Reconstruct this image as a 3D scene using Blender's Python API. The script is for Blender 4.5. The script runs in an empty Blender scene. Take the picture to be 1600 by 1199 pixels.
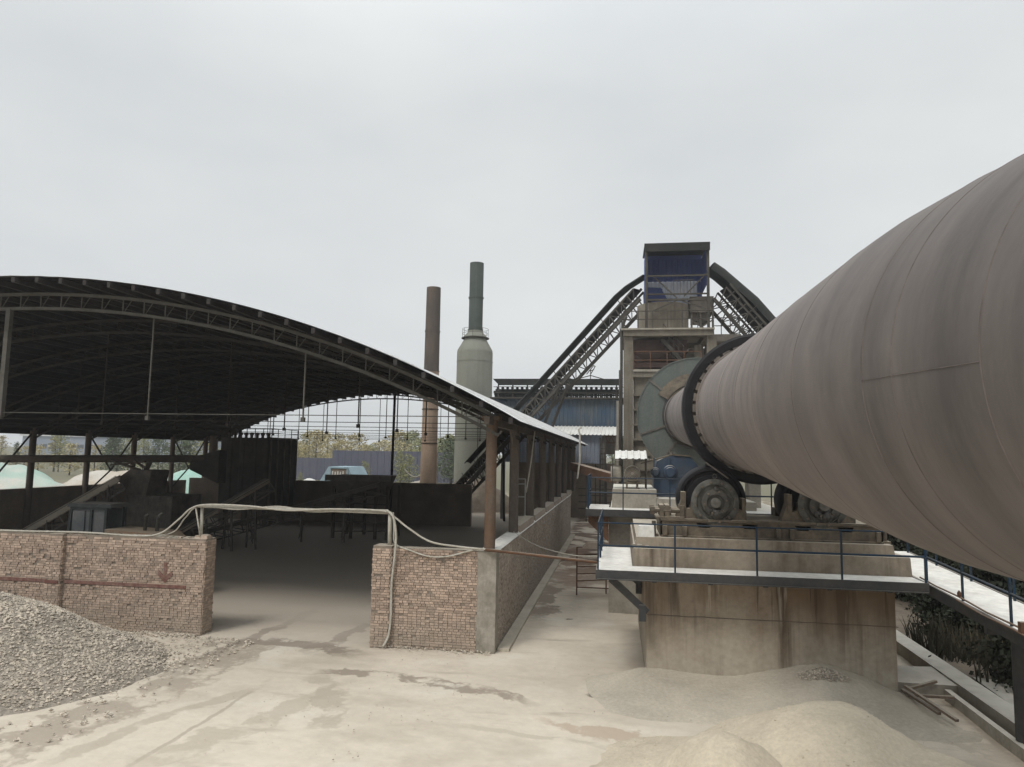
import bpy, math, random
from mathutils import Vector, Matrix, noise as mn
random.seed(7)
S = bpy.context.scene
COL = S.collection
V = Vector
# ------------------------------------------------------------------ camera
FPX = 1110.0
yaw, pitch, roll = math.radians(8.7), math.radians(5.74), math.radians(1.0)
CAM = V((0, 0, 5.0))
fwd = V((-math.sin(yaw)*math.cos(pitch), math.cos(yaw)*math.cos(pitch), math.sin(pitch)))
r0 = V((math.cos(yaw), math.sin(yaw), 0)); u0 = r0.cross(fwd)
rgt = r0*math.cos(roll) + u0*math.sin(roll); upv = rgt.cross(fwd)
cd = bpy.data.cameras.new('camera'); cam = bpy.data.objects.new('camera', cd); COL.objects.link(cam)
m3 = Matrix((rgt, upv, -fwd)).transposed()
cam.matrix_world = Matrix.Translation(CAM) @ m3.to_4x4()
cd.sensor_width = 36; cd.lens = 36*FPX/1600; cd.clip_start = .05; cd.clip_end = 6000
S.camera = cam
S.render.resolution_x, S.render.resolution_y = 1024, 767

def at(x, y, X=None, Y=None, Z=None):
    d = fwd*FPX + rgt*(x-800) + upv*(599.5-y)
    for i, v in enumerate((X, Y, Z)):
        if v is not None: return CAM + d*((v-CAM[i])/d[i])

# ------------------------------------------------------------------ world, sun, exposure
W = bpy.data.worlds.new("World"); S.world = W; W.use_nodes = True
nt = W.node_tree; nt.nodes.clear()
def wn(t, **k):
    n = nt.nodes.new(t)
    for a, b in k.items(): setattr(n, a, b)
    return n
SUN_EL, SUN_AZ = math.radians(52), math.radians(205)     # azimuth clockwise from +Y
out = wn('ShaderNodeOutputWorld'); bg = wn('ShaderNodeBackground'); nt.links.new(bg.outputs[0], out.inputs[0])
sky = wn('ShaderNodeTexSky', sky_type='NISHITA', sun_disc=False, sun_elevation=SUN_EL, sun_rotation=SUN_AZ)
hs = wn('ShaderNodeHueSaturation'); hs.inputs['Saturation'].default_value = .12; hs.inputs['Value'].default_value = 1.0
nt.links.new(sky.outputs[0], hs.inputs['Color'])
tc = wn('ShaderNodeTexCoord'); mp = wn('ShaderNodeMapping'); mp.inputs['Scale'].default_value = (1, 1, 2.6)
nt.links.new(tc.outputs['Generated'], mp.inputs[0])
nz = wn('ShaderNodeTexNoise'); nz.inputs['Scale'].default_value = 1.5; nz.inputs['Detail'].default_value = 7; nz.inputs['Roughness'].default_value = .5
nt.links.new(mp.outputs[0], nz.inputs[0])
cr = wn('ShaderNodeValToRGB'); cr.color_ramp.elements[0].position = .3; cr.color_ramp.elements[1].position = .72
cr.color_ramp.elements[0].color = (6.35, 6.75, 6.98, 1); cr.color_ramp.elements[1].color = (8.1, 8.32, 8.36, 1)
nt.links.new(nz.outputs[0], cr.inputs[0])
mx = wn('ShaderNodeMixRGB'); mx.inputs[0].default_value = .93
nt.links.new(hs.outputs[0], mx.inputs[1]); nt.links.new(cr.outputs[0], mx.inputs[2])
# overcast sky brighter towards the zenith
sx = wn('ShaderNodeSeparateXYZ'); nt.links.new(tc.outputs['Generated'], sx.inputs[0])
mr = wn('ShaderNodeMapRange'); mr.interpolation_type = 'SMOOTHSTEP'; mr.inputs[1].default_value = .42; mr.inputs[2].default_value = 1.1; mr.inputs[3].default_value = 1; mr.inputs[4].default_value = 2.6
nt.links.new(sx.outputs[2], mr.inputs[0])
vm = wn('ShaderNodeVectorMath', operation='SCALE'); nt.links.new(mx.outputs[0], vm.inputs[0]); nt.links.new(mr.outputs[0], vm.inputs['Scale'])
nt.links.new(vm.outputs[0], bg.inputs[0]); bg.inputs[1].default_value = .1
sl = bpy.data.lights.new('sun', 'SUN'); so = bpy.data.objects.new('sun', sl); COL.objects.link(so)
sl.energy = 1.5; sl.angle = math.radians(16); sl.color = (1, .96, .9)
sd = V((math.sin(SUN_AZ)*math.cos(SUN_EL), math.cos(SUN_AZ)*math.cos(SUN_EL), math.sin(SUN_EL)))
so.rotation_euler = sd.to_track_quat('Z', 'Y').to_euler(); so.location = (0, -20, 40)
S.view_settings.view_transform = 'Standard'; S.view_settings.look = 'None'; S.view_settings.exposure = 0.0; S.view_settings.gamma = 1

# ------------------------------------------------------------------ materials
def M(name, c1, c2=None, s=1.5, rough=.85, metal=0., bump=.25, bs=18., var=.25, dust=0., dustc=(.42, .38, .32),
      streak=0., streakc=(.05, .04, .03), stretch=(1, 1, 1), attr=0., ss=(2.2, 2.2, .16), dlo=.5, spec=.14, low=None):
    m = bpy.data.materials.new(name); m.use_nodes = True
    t = m.node_tree; N = t.nodes; L = t.links; N.clear()
    def n(k, **kw):
        q = N.new(k)
        for a, b in kw.items(): setattr(q, a, b)
        return q
    o = n('ShaderNodeOutputMaterial'); p = n('ShaderNodeBsdfPrincipled'); L.new(p.outputs[0], o.inputs[0])
    p.inputs['Roughness'].default_value = rough; p.inputs['Metallic'].default_value = metal
    p.inputs['Specular IOR Level'].default_value = spec
    tc = n('ShaderNodeTexCoord')
    def noi(scale, st=(1, 1, 1), det=6, ro=.62):
        mp = n('ShaderNodeMapping'); mp.inputs['Scale'].default_value = st; L.new(tc.outputs['Object'], mp.inputs[0])
        q = n('ShaderNodeTexNoise'); q.inputs['Scale'].default_value = scale; q.inputs['Detail'].default_value = det
        q.inputs['Roughness'].default_value = ro; L.new(mp.outputs[0], q.inputs[0]); return q.outputs[0]
    def mrange(src, a, b, c=0., d=1.):
        q = n('ShaderNodeMapRange'); q.inputs[1].default_value = a; q.inputs[2].default_value = b
        q.inputs[3].default_value = c; q.inputs[4].default_value = d; L.new(src, q.inputs[0]); return q.outputs[0]
    def mixc(f, a, b, bt='MIX'):
        q = n('ShaderNodeMixRGB', blend_type=bt)
        for i, v in enumerate((f, a, b)):
            if hasattr(v, 'is_linked'): L.new(v, q.inputs[i])
            else: q.inputs[i].default_value = v if i == 0 else (*v, 1)
        return q.outputs[0]
    def mul(a, b):
        q = n('ShaderNodeMath', operation='MULTIPLY')
        for i, v in enumerate((a, b)):
            if hasattr(v, 'is_linked'): L.new(v, q.inputs[i])
            else: q.inputs[i].default_value = v
        return q.outputs[0]
    c2 = c2 or tuple(x*.7 for x in c1)
    col = mixc(mrange(noi(s, stretch), .36, .64), c1, c2)
    if attr:
        a = n('ShaderNodeAttribute', attribute_name='rnd')
        col = mixc(1., col, mixc(mrange(a.outputs['Fac'], 0, 1), (1-attr,)*3, (1+attr, 1+attr*.92, 1+attr*.85)), 'MULTIPLY')
    if low:                                   # a dust or splash coat that reaches up from the foot, with a ragged edge
        sz = n('ShaderNodeSeparateXYZ'); L.new(tc.outputs['Object'], sz.inputs[0])
        ad = n('ShaderNodeMath', operation='ADD'); L.new(sz.outputs[2], ad.inputs[0])
        L.new(mrange(noi(1.3), .2, .8, -low[2], low[2]), ad.inputs[1])
        col = mixc(mul(mrange(ad.outputs[0], low[1], low[0]), low[4]), col, low[3])
    if streak:
        col = mixc(mul(mul(mrange(noi(1.6, ss, 4), .48, .68), mrange(noi(.6, (1, 1, .4)), .35, .65)), streak), col, streakc)
    col = mixc(var, col, mixc(mrange(noi(bs*.6), .3, .7), (.25,)*3, (1.2,)*3), 'MULTIPLY')
    if dust:
        g = n('ShaderNodeNewGeometry'); sz = n('ShaderNodeSeparateXYZ'); L.new(g.outputs['Normal'], sz.inputs[0])
        col = mixc(mul(mul(mrange(sz.outputs[2], dlo, .95), mrange(noi(2.5), .25, .55, .55, 1.)), dust), col, dustc)
    L.new(col, p.inputs['Base Color'])
    if bump:
        b = n('ShaderNodeBump'); b.inputs['Strength'].default_value = bump; b.inputs['Distance'].default_value = .02
        L.new(noi(bs, (1, 1, 1), 5), b.inputs['Height']); L.new(b.outputs[0], p.inputs['Normal'])
    return m

DUST = (.47, .425, .35)
K = {}
K['brick'] = M('brick', (.45, .35, .28), (.385, .292, .23), s=.9, attr=.25, bump=.4, bs=30, low=(.1, 1.0, .45, (.36, .30, .24), .7), dust=.8, dustc=DUST)
K['mortar'] = M('mortar', (.2, .162, .132), (.27, .222, .178), s=3, dust=.9, dustc=DUST, low=(.1, 1.0, .45, (.27, .23, .185), .7))
K['brick_side'] = M('weathered_brick', (.43, .37, .31), (.36, .305, .255), s=.9, attr=.2, bump=.3, low=(.1, 1.6, .5, (.30, .26, .215), .8), dust=.85, dustc=DUST)
K['plaster'] = M('plaster', (.36, .33, .28), (.24, .22, .18), s=2.5, streak=.5, streakc=(.16, .15, .12))
K['redpaint'] = M('faded_red_paint', (.17, .08, .065), (.25, .16, .13), s=6, var=.4)
K['conc'] = M('stained_concrete', (.31, .265, .21), (.2, .165, .125), s=.8, streak=.9, streakc=(.075, .05, .033), dust=.9, dustc=DUST, bump=.35, ss=(1.5, 1.5, .09), low=(-.2, 1.3, .5, (.36, .32, .265), .75))
K['pier'] = M('streaked_pier_concrete', (.34, .28, .21), (.2, .15, .105), s=.9, stretch=(1, 1, .35), streak=1., streakc=(.07, .045, .028), dust=.9, dustc=DUST, bump=.35, bs=12, ss=(1.7, 1.7, .07), low=(.2, 1.9, .7, (.43, .385, .315), .9))
K['conc2'] = M('dusty_concrete', (.36, .33, .28), (.27, .245, .205), s=1.4, streak=.35, streakc=(.13, .1, .075), dust=.9, dustc=(.6, .57, .5))
K['concrete_frame'] = M('tower_concrete', (.235, .21, .17), (.14, .122, .097), s=.7, streak=.8, streakc=(.1, .08, .06), dust=.5, dustc=DUST)
K['deck'] = M('dusted_steel_deck', (.8, .78, .73), (.66, .635, .58), s=1.3, bump=.3, bs=10, var=.25)
K['steel'] = M('dark_painted_steel', (.05, .052, .055), (.075, .07, .065), s=2, rough=.6, dust=.7, dustc=(.3, .27, .23))
K['blue'] = M('worn_blue_paint', (.013, .036, .07), (.03, .04, .05), s=4, rough=.6, var=.35, dust=.35, dustc=(.3, .28, .25))
K['bluemach'] = M('dusty_blue_machine_paint', (.045, .07, .115), (.07, .082, .1), s=1.6, rough=.6, streak=.5, streakc=(.05, .05, .05), dust=.85, dustc=(.45, .42, .37))
K['guard'] = M('greenish_guard_steel', (.135, .15, .138), (.105, .118, .108), s=.8, rough=.6, streak=.4, streakc=(.2, .18, .15), dust=.5, dustc=(.3, .28, .24), bump=.05)
K['kiln'] = M('heat_weathered_kiln_shell', (.235, .2, .182), (.175, .15, .14), s=.9, stretch=(.45, 1.9, .45), rough=.7, metal=.0, bump=.12, bs=10, var=.2,
              streak=.55, streakc=(.135, .116, .112), ss=(.25, 2.6, .25), dust=.35, dustc=(.33, .29, .25), spec=.35)
K['tyre'] = M('black_riding_ring', (.012, .012, .015), (.022, .02, .021), s=2, rough=.6, spec=.2, bump=.05)
K['rust'] = M('rusty_steel', (.16, .085, .05), (.1, .062, .042), s=3, bump=.3, dust=.5)
K['ochre'] = M('dust_caked_machine', (.165, .135, .1), (.085, .072, .058), s=3.5, bump=.4, dust=.9, dustc=(.42, .37, .29), streak=.4, streakc=(.05, .045, .04))
K['hub'] = M('greasy_bearing_housing', (.12, .118, .105), (.045, .043, .038), s=4, rough=.6, bump=.3, dust=.5)
K['oily'] = M('oily_bearing_cover', (.05, .048, .042), (.085, .078, .066), s=5, rough=.5, spec=.3, bump=.3)
K['hub2'] = M('dusty_shaft_end', (.15, .145, .13), (.09, .085, .075), s=5, bump=.3)
K['grease'] = M('black_grease', (.022, .02, .018), (.045, .04, .035), s=6, rough=.4, spec=.5)
K['roof_top'] = M('galvanised_roof_sheet', (.7, .71, .71), (.62, .62, .61), s=1, rough=.55, bump=.05, streak=.2, streakc=(.3, .27, .23))
K['roof_shade'] = M('shaded_roof_underside', (.016, .016, .019), (.026, .023, .023), s=.5, rough=.9, bump=.1, spec=.1)  # near-black: the shade under the roof is put into this colour
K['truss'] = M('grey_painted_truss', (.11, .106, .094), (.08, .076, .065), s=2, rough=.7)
K['dtruss'] = M('dark_truss', (.035, .033, .03), (.05, .043, .037), s=2, rough=.9)  # darker tone than the front arch, for the arches and members further in
K['column'] = M('rusting_brown_column', (.135, .11, .088), (.14, .085, .055), s=1.6, stretch=(1, 1, .5), streak=.5, streakc=(.08, .06, .045))
K['dcolumn'] = M('brown_dusty_column', (.1, .085, .073), (.135, .11, .09), s=1.5, stretch=(1, 1, .4))
K['dwall'] = M('dark_plastered_wall', (.27, .22, .175), (.19, .158, .128), s=.8, bump=.3)
K['dark'] = M('sooty_steel', (.11, .1, .09), (.19, .165, .14), s=1.8, bump=.3, dust=.7, dustc=(.3, .27, .23))
K['bin'] = M('sooty_green_sheet', (.06, .06, .054), (.1, .09, .08), s=1, dust=.3, dustc=(.1, .1, .09))
K['glass'] = M('dusty_glass', (.09, .1, .108), (.14, .14, .137), s=2, rough=.35, spec=.5, bump=0)
K['cab'] = M('grey_cab_paint', (.06, .065, .066), (.04, .042, .042), s=3, rough=.6, dust=.8, dustc=(.2, .18, .155))
K['orange'] = M('dusty_orange_paint', (.28, .18, .115), (.26, .2, .15), s=3, rough=.6, dust=.9, dustc=(.36, .3, .23))
K['rubber'] = M('tyre_rubber', (.02, .02, .02), (.04, .037, .033), s=4, dust=.5)
K['pipe'] = M('white_plastic_pipe', (.5, .48, .42), (.4, .37, .31), s=6, rough=.55, bump=.05)
K['gravel'] = M('crushed_limestone', (.52, .465, .39), (.39, .345, .285), s=.8, attr=.38, dust=.6, dustc=(.5, .445, .365), bump=.5, bs=35)
K['gravelbed'] = M('gravel_bed', (.36, .315, .26), (.2, .175, .145), s=9, bump=1., bs=14)
K['sand'] = M('pale_lime_sand', (.61, .535, .415), (.51, .445, .345), s=.8, bump=.9, bs=26, var=.22)
K['sand2'] = M('grey_lime_dust', (.53, .475, .39), (.43, .385, .315), s=.8, bump=.8, bs=22, var=.22)
K['palesheet'] = M('pale_blue_grey_sheet', (.3, .33, .39), (.24, .28, .35), s=.4, rough=.6, streak=.6, streakc=(.27, .25, .215), low=(3.2, 4.4, .5, (.3, .275, .24), .7), bump=.05)
K['chim'] = M('rusty_chimney_steel', (.40, .30, .225), (.31, .225, .17), s=.6, stretch=(1, 1, .3), streak=.5, streakc=(.07, .05, .042), ss=(1.2, 1.2, .05), low=(18.5, 12.8, 1.2, (.085, .065, .055), .0))
K['chimtop'] = M('sooty_chimney_steel', (.065, .056, .049), (.12, .092, .073), s=.8, stretch=(1, 1, .3))
K['stack'] = M('grey_green_stack', (.25, .255, .215), (.215, .215, .18), s=.5, stretch=(1, 1, .3), streak=.5, streakc=(.17, .16, .13), ss=(1.5, 1.5, .05))
K['stacktop'] = M('dark_green_pipe', (.06, .075, .065), (.085, .1, .09), s=.8, streak=.5, streakc=(.15, .16, .15), ss=(3, 3, .04))
K['bluesheet'] = M('faded_blue_sheet', (.05, .09, .15), (.105, .118, .12), s=.22, rough=.6, streak=.7, streakc=(.2, .19, .16), bump=.05)
K['cabin'] = M('deep_blue_sheet', (.075, .11, .32), (.085, .115, .27), s=.8, rough=.6, bump=.03, streak=.3, streakc=(.08, .09, .12))
K['plastic'] = M('translucent_panel', (.78, .82, .9), (.6, .66, .78), s=1, streak=.7, streakc=(.14, .16, .24), ss=(6, 6, .12), bump=.03)
K['lattice'] = M('dusty_lattice_steel', (.085, .076, .064), (.055, .05, .044), s=1.5, dust=.45, dustc=(.35, .32, .27))
K['hood'] = M('black_green_hood', (.02, .023, .021), (.035, .035, .031), s=1, rough=.7, dust=.12, dustc=(.16, .15, .13))
K['whitesheet'] = M('white_sheet_roof', (.68, .67, .64), (.58, .57, .53), s=1.5, rough=.6, bump=.05)
K['bark'] = M('bark', (.1, .08, .06), (.06, .05, .04), s=5)
K['tarp_g'] = M('pale_green_tarp', (.27, .45, .385), (.36, .5, .44), s=.5, rough=.6)
K['tarp_w'] = M('pale_stone_heap', (.52, .49, .44), (.42, .36, .28), s=.4)
K['hut'] = M('pale_blue_hut', (.36, .47, .52), (.3, .4, .45), s=1)
K['farblue'] = M('grey_blue_cladding', (.26, .3, .37), (.3, .33, .39), s=.05, bump=0)
K['fence'] = M('slate_blue_hoarding', (.1, .105, .15), (.13, .13, .16), s=.15, bump=0, streak=.3, streakc=(.14, .14, .16))
K['wood'] = M('weathered_timber', (.2, .155, .115), (.13, .1, .08), s=4, stretch=(1, 4, 1), dust=.7)
K['soil'] = M('dry_soil', (.22, .185, .145), (.15, .125, .1), s=1.5, bump=.6)
K['white'] = M('chalk_white', (.7, .69, .66), (.6, .58, .54), s=4)
def leafmat(name, c1, c2, tr=.25):
    m = M(name, c1, c2, s=.35, rough=.75, bump=0, var=.25, attr=.25, spec=.1); return m
K['leaf_y'] = leafmat('autumn_leaves', (.46, .385, .19), (.37, .34, .19))
K['leaf_g'] = leafmat('mid_green_leaves', (.25, .27, .13), (.33, .31, .15))
K['leaf_d'] = leafmat('dark_green_leaves', (.11, .14, .08), (.14, .16, .095))
K['leaf_b'] = leafmat('dusty_shrub_leaves', (.022, .03, .018), (.045, .043, .033))
K['leaf_r'] = leafmat('dry_grass_blades', (.075, .066, .045), (.045, .044, .03))

# ------------------------------------------------------------------ mesh builder
ORG = {}
class MB:
    def __init__(s): s.v = []; s.f = []; s.mi = []; s.rn = []; s.cur = 0; s.r = .5
    def face(s, idx): s.f.append(idx); s.mi.append(s.cur); s.rn.append(s.r)
    def pts(s, P):
        k = len(s.v); s.v += [V(p) for p in P]; return k
    def hexa(s, P):       # 4 bottom ccw, 4 top
        k = s.pts(P)
        for q in ((3, 2, 1, 0), (4, 5, 6, 7), (0, 1, 5, 4), (1, 2, 6, 5), (2, 3, 7, 6), (3, 0, 4, 7)): s.face([k+i for i in q])
        return s
    def box(s, x0, x1, y0, y1, z0, z1):
        return s.hexa([(x0, y0, z0), (x1, y0, z0), (x1, y1, z0), (x0, y1, z0), (x0, y0, z1), (x1, y0, z1), (x1, y1, z1), (x0, y1, z1)])
    def beam(s, a, b, w, h=None, up=(0, 0, 1)):
        a, b = V(a), V(b); h = h or w; d = (b-a).normalized(); u = V(up)
        if abs(d.dot(u)) > .95: u = V((0, 1, 0))
        sx = d.cross(u).normalized(); uz = sx.cross(d)
        P = []
        for q in (a, b): P.append([q - sx*w/2 - uz*h/2, q + sx*w/2 - uz*h/2, q + sx*w/2 + uz*h/2, q - sx*w/2 + uz*h/2])
        k = s.pts(P[0]+P[1])
        for q in ((0, 1, 2, 3), (7, 6, 5, 4), (0, 4, 5, 1), (1, 5, 6, 2), (2, 6, 7, 3), (3, 7, 4, 0)): s.face([k+i for i in q])
        return s
    def lathe(s, prof, o=(0, 0, 0), d=(0, 0, 1), n=24, caps=True, a0=0, a1=None):
        o, d = V(o), V(d).normalized(); a = d.orthogonal().normalized()
        if abs(d.z) < .9: a = d.cross(V((0, 0, 1))).normalized()
        b = d.cross(a); full = a1 is None; a1 = a1 if a1 is not None else 2*math.pi
        m = n if full else n+1; k = len(s.v)
        for (r, t) in prof:
            for i in range(m):
                th = a0+(a1-a0)*i/n
                s.v.append(o + d*t + (a*math.cos(th)+b*math.sin(th))*r)
        for j in range(len(prof)-1):
            for i in range(n):
                i2 = (i+1) % m
                s.face([k+j*m+i, k+j*m+i2, k+(j+1)*m+i2, k+(j+1)*m+i])
        if caps and full:
            if prof[0][0] > 1e-4: s.face([k+i for i in range(m)][::-1])
            if prof[-1][0] > 1e-4: s.face([k+(len(prof)-1)*m+i for i in range(m)])
        return s
    def cyl(s, a, b, r, r2=None, n=12):
        a, b = V(a), V(b); return s.lathe([(r, 0), (r if r2 is None else r2, (b-a).length)], a, b-a, n)
    def tube(s, P, r, n=6):
        P = [V(p) for p in P]; k = len(s.v); N = len(P); u = None
        for i, p in enumerate(P):
            d = (P[min(i+1, N-1)]-P[max(i-1, 0)]).normalized()
            if u is None: u = d.orthogonal().normalized()
            u = (u - d*u.dot(d)).normalized(); w = d.cross(u)
            for j in range(n):
                th = 2*math.pi*j/n; s.v.append(p + (u*math.cos(th)+w*math.sin(th))*r)
        for i in range(N-1):
            for j in range(n): s.face([k+i*n+j, k+i*n+(j+1) % n, k+(i+1)*n+(j+1) % n, k+(i+1)*n+j])
        s.face([k+j for j in range(n)][::-1]); s.face([k+(N-1)*n+j for j in range(n)])
        return s
    def quad(s, a, b, c, d): k = s.pts([a, b, c, d]); s.face([k, k+1, k+2, k+3]); return s
    def grid(s, fn, nu, nv):
        k = len(s.v)
        for i in range(nu+1):
            for j in range(nv+1): s.v.append(V(fn(i/nu, j/nv)))
        for i in range(nu):
            for j in range(nv): s.face([k+i*(nv+1)+j, k+(i+1)*(nv+1)+j, k+(i+1)*(nv+1)+j+1, k+i*(nv+1)+j+1])
        return s
    def corr(s, o, u, w, uh, h, pitch=.2, dep=.035, nrm=None):  # corrugated sheet, ribs along uh
        o, u, uh = V(o), V(u).normalized(), V(uh).normalized(); nrm = V(nrm) if nrm else u.cross(uh)
        n = max(2, int(w/pitch)); k = len(s.v); pr = []
        for i in range(n):
            for f, e in ((0, 0), (.55, 0), (.65, 1), (.9, 1)): pr.append(((i+f)*w/n, e*dep))
        pr.append((w, 0))
        for x, e in pr: s.v.append(o+u*x+nrm*e); s.v.append(o+u*x+nrm*e+uh*h)
        for i in range(len(pr)-1): s.face([k+2*i, k+2*i+2, k+2*i+3, k+2*i+1])
        return s
    def build(s, name, mat, parent=None, smooth=False, local=False):
        me = bpy.data.meshes.new(name); o = bpy.data.objects.new(name, me); COL.objects.link(o)
        if parent is not None:
            o.parent = parent; org = V((0, 0, 0)) if local else ORG[parent.name]
        elif local: org = V((0, 0, 0))
        else:
            n = len(s.v); zs = min(p.z for p in s.v)
            org = V((sum(p.x for p in s.v)/n, sum(p.y for p in s.v)/n, zs)); o.location = org
        ORG[o.name] = org
        me.from_pydata([tuple(p-org) for p in s.v], [], s.f)
        for q in (mat if isinstance(mat, (list, tuple)) else [mat]): me.materials.append(q)
        me.polygons.foreach_set('material_index', s.mi)
        a = me.attributes.new('rnd', 'FLOAT', 'FACE'); a.data.foreach_set('value', s.rn)
        if smooth:
            me.polygons.foreach_set('use_smooth', [True]*len(s.f))
            if smooth is not True:
                me.set_sharp_from_angle(angle=math.radians(smooth))
        me.update(); return o

def tag(o, label=None, cat=None, group=None, kind=None):
    for k, v in (('label', label), ('category', cat), ('group', group), ('kind', kind)):
        if v: o[k] = v
    return o
def thing(name, loc, label, cat, group=None):
    o = bpy.data.objects.new(name, None); COL.objects.link(o); o.location = loc; o.empty_display_size = .3
    ORG[o.name] = V(loc); return tag(o, label, cat, group)
def kids(o): return [c for c in bpy.data.objects if c.parent == o]
def dup(o, delta, label=None, parent=None):
    c = o.copy(); COL.objects.link(c)
    if parent is not None: c.parent = parent
    else: c.location = o.location + V(delta)
    ORG[c.name] = ORG[o.name] + V(delta)
    if label: c['label'] = label
    for ch in kids(o): dup(ch, delta, None, c)
    return c
def fn(x, y, z=0, s=1.): return mn.noise(V((x*s, y*s, z*s)))
def fbm(x, y, s=1., o=4):
    a = 0; w = 1; t = 0
    for i in range(o): a += w*fn(x, y, 3.7*i, s*2**i); t += w; w *= .5
    return a/t
U = random.uniform

# ------------------------------------------------------------------ ground
def axis(lo, hi, fine, far):
    a = []; x = lo
    while x <= hi: a.append(x); x += fine
    st = fine
    l, h = [a[0]], [a[-1]]
    while h[-1] < far: st *= 1.6; h.append(h[-1]+st); l.append(l[-1]-st)
    return l[:0:-1] + a + h[1:]
gx, gy = axis(-18, 12, .25, 3500), axis(7, 30, .25, 3500)
g = MB()
for x in gx:
    for y in gy:
        near = max(0, 1-max(abs(x+3)-16, abs(y-18)-12, 0)/6)
        z = near*(.045*fbm(x, y*1.6, .45) + .012*fbm(x, y, 2.2)) - .02*near
        g.v.append(V((x, y, z)))
ny = len(gy)
for i in range(len(gx)-1):
    for j in range(ny-1): g.face([i*ny+j, (i+1)*ny+j, (i+1)*ny+j+1, i*ny+j+1])
def ground_mat():
    m = M('dusty_yard_ground', (.62, .55, .455), (.53, .465, .38), s=.28, stretch=(1, 1.5, 1), bump=.5, bs=7, var=.12, spec=.1)
    t = m.node_tree; N = t.nodes; L = t.links; p = N['Principled BSDF']; src = p.inputs['Base Color'].links[0].from_socket
    tc = N.new('ShaderNodeTexCoord')
    def layer(src, col, scale, st, lo, hi, off, fac, wob=0):
        mp = N.new('ShaderNodeMapping'); mp.inputs['Scale'].default_value = st; mp.inputs['Location'].default_value = off
        mp.inputs['Rotation'].default_value = (0, 0, wob)
        L.new(tc.outputs['Object'], mp.inputs[0]); q = N.new('ShaderNodeTexNoise'); q.inputs['Scale'].default_value = scale
        q.inputs['Detail'].default_value = 7; q.inputs['Roughness'].default_value = .6; L.new(mp.outputs[0], q.inputs[0])
        r = N.new('ShaderNodeMapRange'); r.inputs[1].default_value = lo; r.inputs[2].default_value = hi; r.inputs[4].default_value = fac
        L.new(q.outputs[0], r.inputs[0]); x = N.new('ShaderNodeMixRGB'); L.new(r.outputs[0], x.inputs[0]); L.new(src, x.inputs[1]); x.inputs[2].default_value = (*col, 1)
        return x.outputs[0]
    src = layer(src, (.40, .345, .275), .32, (1, 1.7, 1), .53, .66, (3.1, 1.2, 0), .6, .35)
    src = layer(src, (.3, .255, .2), .55, (.5, 2.2, 1), .6, .7, (7.4, 2, 0), .5, -.5)
    src = layer(src, (.64, .6, .52), .5, (1, 1, 1), .55, .7, (1.3, 9, 0), .6)
    # red-brown earth and oil further down the lane, grey-green fields far off
    sx = N.new('ShaderNodeSeparateXYZ'); L.new(tc.outputs['Object'], sx.inputs[0])
    q = N.new('ShaderNodeTexNoise'); q.inputs['Scale'].default_value = .7; q.inputs['Detail'].default_value = 6; L.new(tc.outputs['Object'], q.inputs[0])
    r = N.new('ShaderNodeMapRange'); r.inputs[1].default_value = 24; r.inputs[2].default_value = 34; L.new(sx.outputs[1], r.inputs[0])
    r2 = N.new('ShaderNodeMapRange'); r2.inputs[1].default_value = .42; r2.inputs[2].default_value = .52; L.new(q.outputs[0], r2.inputs[0])
    mm = N.new('ShaderNodeMath'); mm.operation = 'MULTIPLY'; L.new(r.outputs[0], mm.inputs[0]); L.new(r2.outputs[0], mm.inputs[1])
    x = N.new('ShaderNodeMixRGB'); L.new(mm.outputs[0], x.inputs[0]); L.new(src, x.inputs[1]); x.inputs[2].default_value = (.2, .145, .11, 1); src = x.outputs[0]
    r = N.new('ShaderNodeMapRange'); r.inputs[1].default_value = 70; r.inputs[2].default_value = 100; L.new(sx.outputs[1], r.inputs[0])
    x = N.new('ShaderNodeMixRGB'); L.new(r.outputs[0], x.inputs[0]); L.new(src, x.inputs[1]); x.inputs[2].default_value = (.16, .15, .1, 1)
    src = x.outputs[0]
    def band(src, pts, width, col, fac, br=(.38, .5)):      # a wheel track: an arc through three ground points, broken up by noise
        (x1, y1), (x2, y2), (x3, y3) = [(at(a, b, Z=0).x, at(a, b, Z=0).y) for a, b in pts]
        D = 2*(x1*(y2-y3)+x2*(y3-y1)+x3*(y1-y2)); A1, A2, A3 = x1*x1+y1*y1, x2*x2+y2*y2, x3*x3+y3*y3
        cx, cy = (A1*(y2-y3)+A2*(y3-y1)+A3*(y1-y2))/D, (A1*(x3-x2)+A2*(x1-x3)+A3*(x2-x1))/D
        rad = math.hypot(x1-cx, y1-cy); half = math.hypot(x3-x1, y3-y1)/2
        nd = N.new('ShaderNodeTexNoise'); nd.inputs['Scale'].default_value = .9; nd.inputs['Detail'].default_value = 6; nd.inputs['Roughness'].default_value = .65; L.new(tc.outputs['Object'], nd.inputs[0])
        def dist(c):
            s1 = N.new('ShaderNodeVectorMath'); s1.operation = 'MULTIPLY'; L.new(tc.outputs['Object'], s1.inputs[0]); s1.inputs[1].default_value = (1, 1, 0)
            s2 = N.new('ShaderNodeVectorMath'); s2.operation = 'DISTANCE'; L.new(s1.outputs[0], s2.inputs[0]); s2.inputs[1].default_value = (c[0], c[1], 0); return s2.outputs['Value']
        def ma(op, a, b):
            k = N.new('ShaderNodeMath'); k.operation = op
            for i_, v_ in enumerate((a, b)):
                if v_ is None: continue
                if hasattr(v_, 'is_linked'): L.new(v_, k.inputs[i_])
                else: k.inputs[i_].default_value = v_
            return k.outputs[0]
        wob_ = ma('MULTIPLY', ma('SUBTRACT', nd.outputs[0], .5), width*2.6)
        e = ma('ABSOLUTE', ma('ADD', ma('SUBTRACT', dist((cx, cy)), rad), wob_), None)
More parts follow.
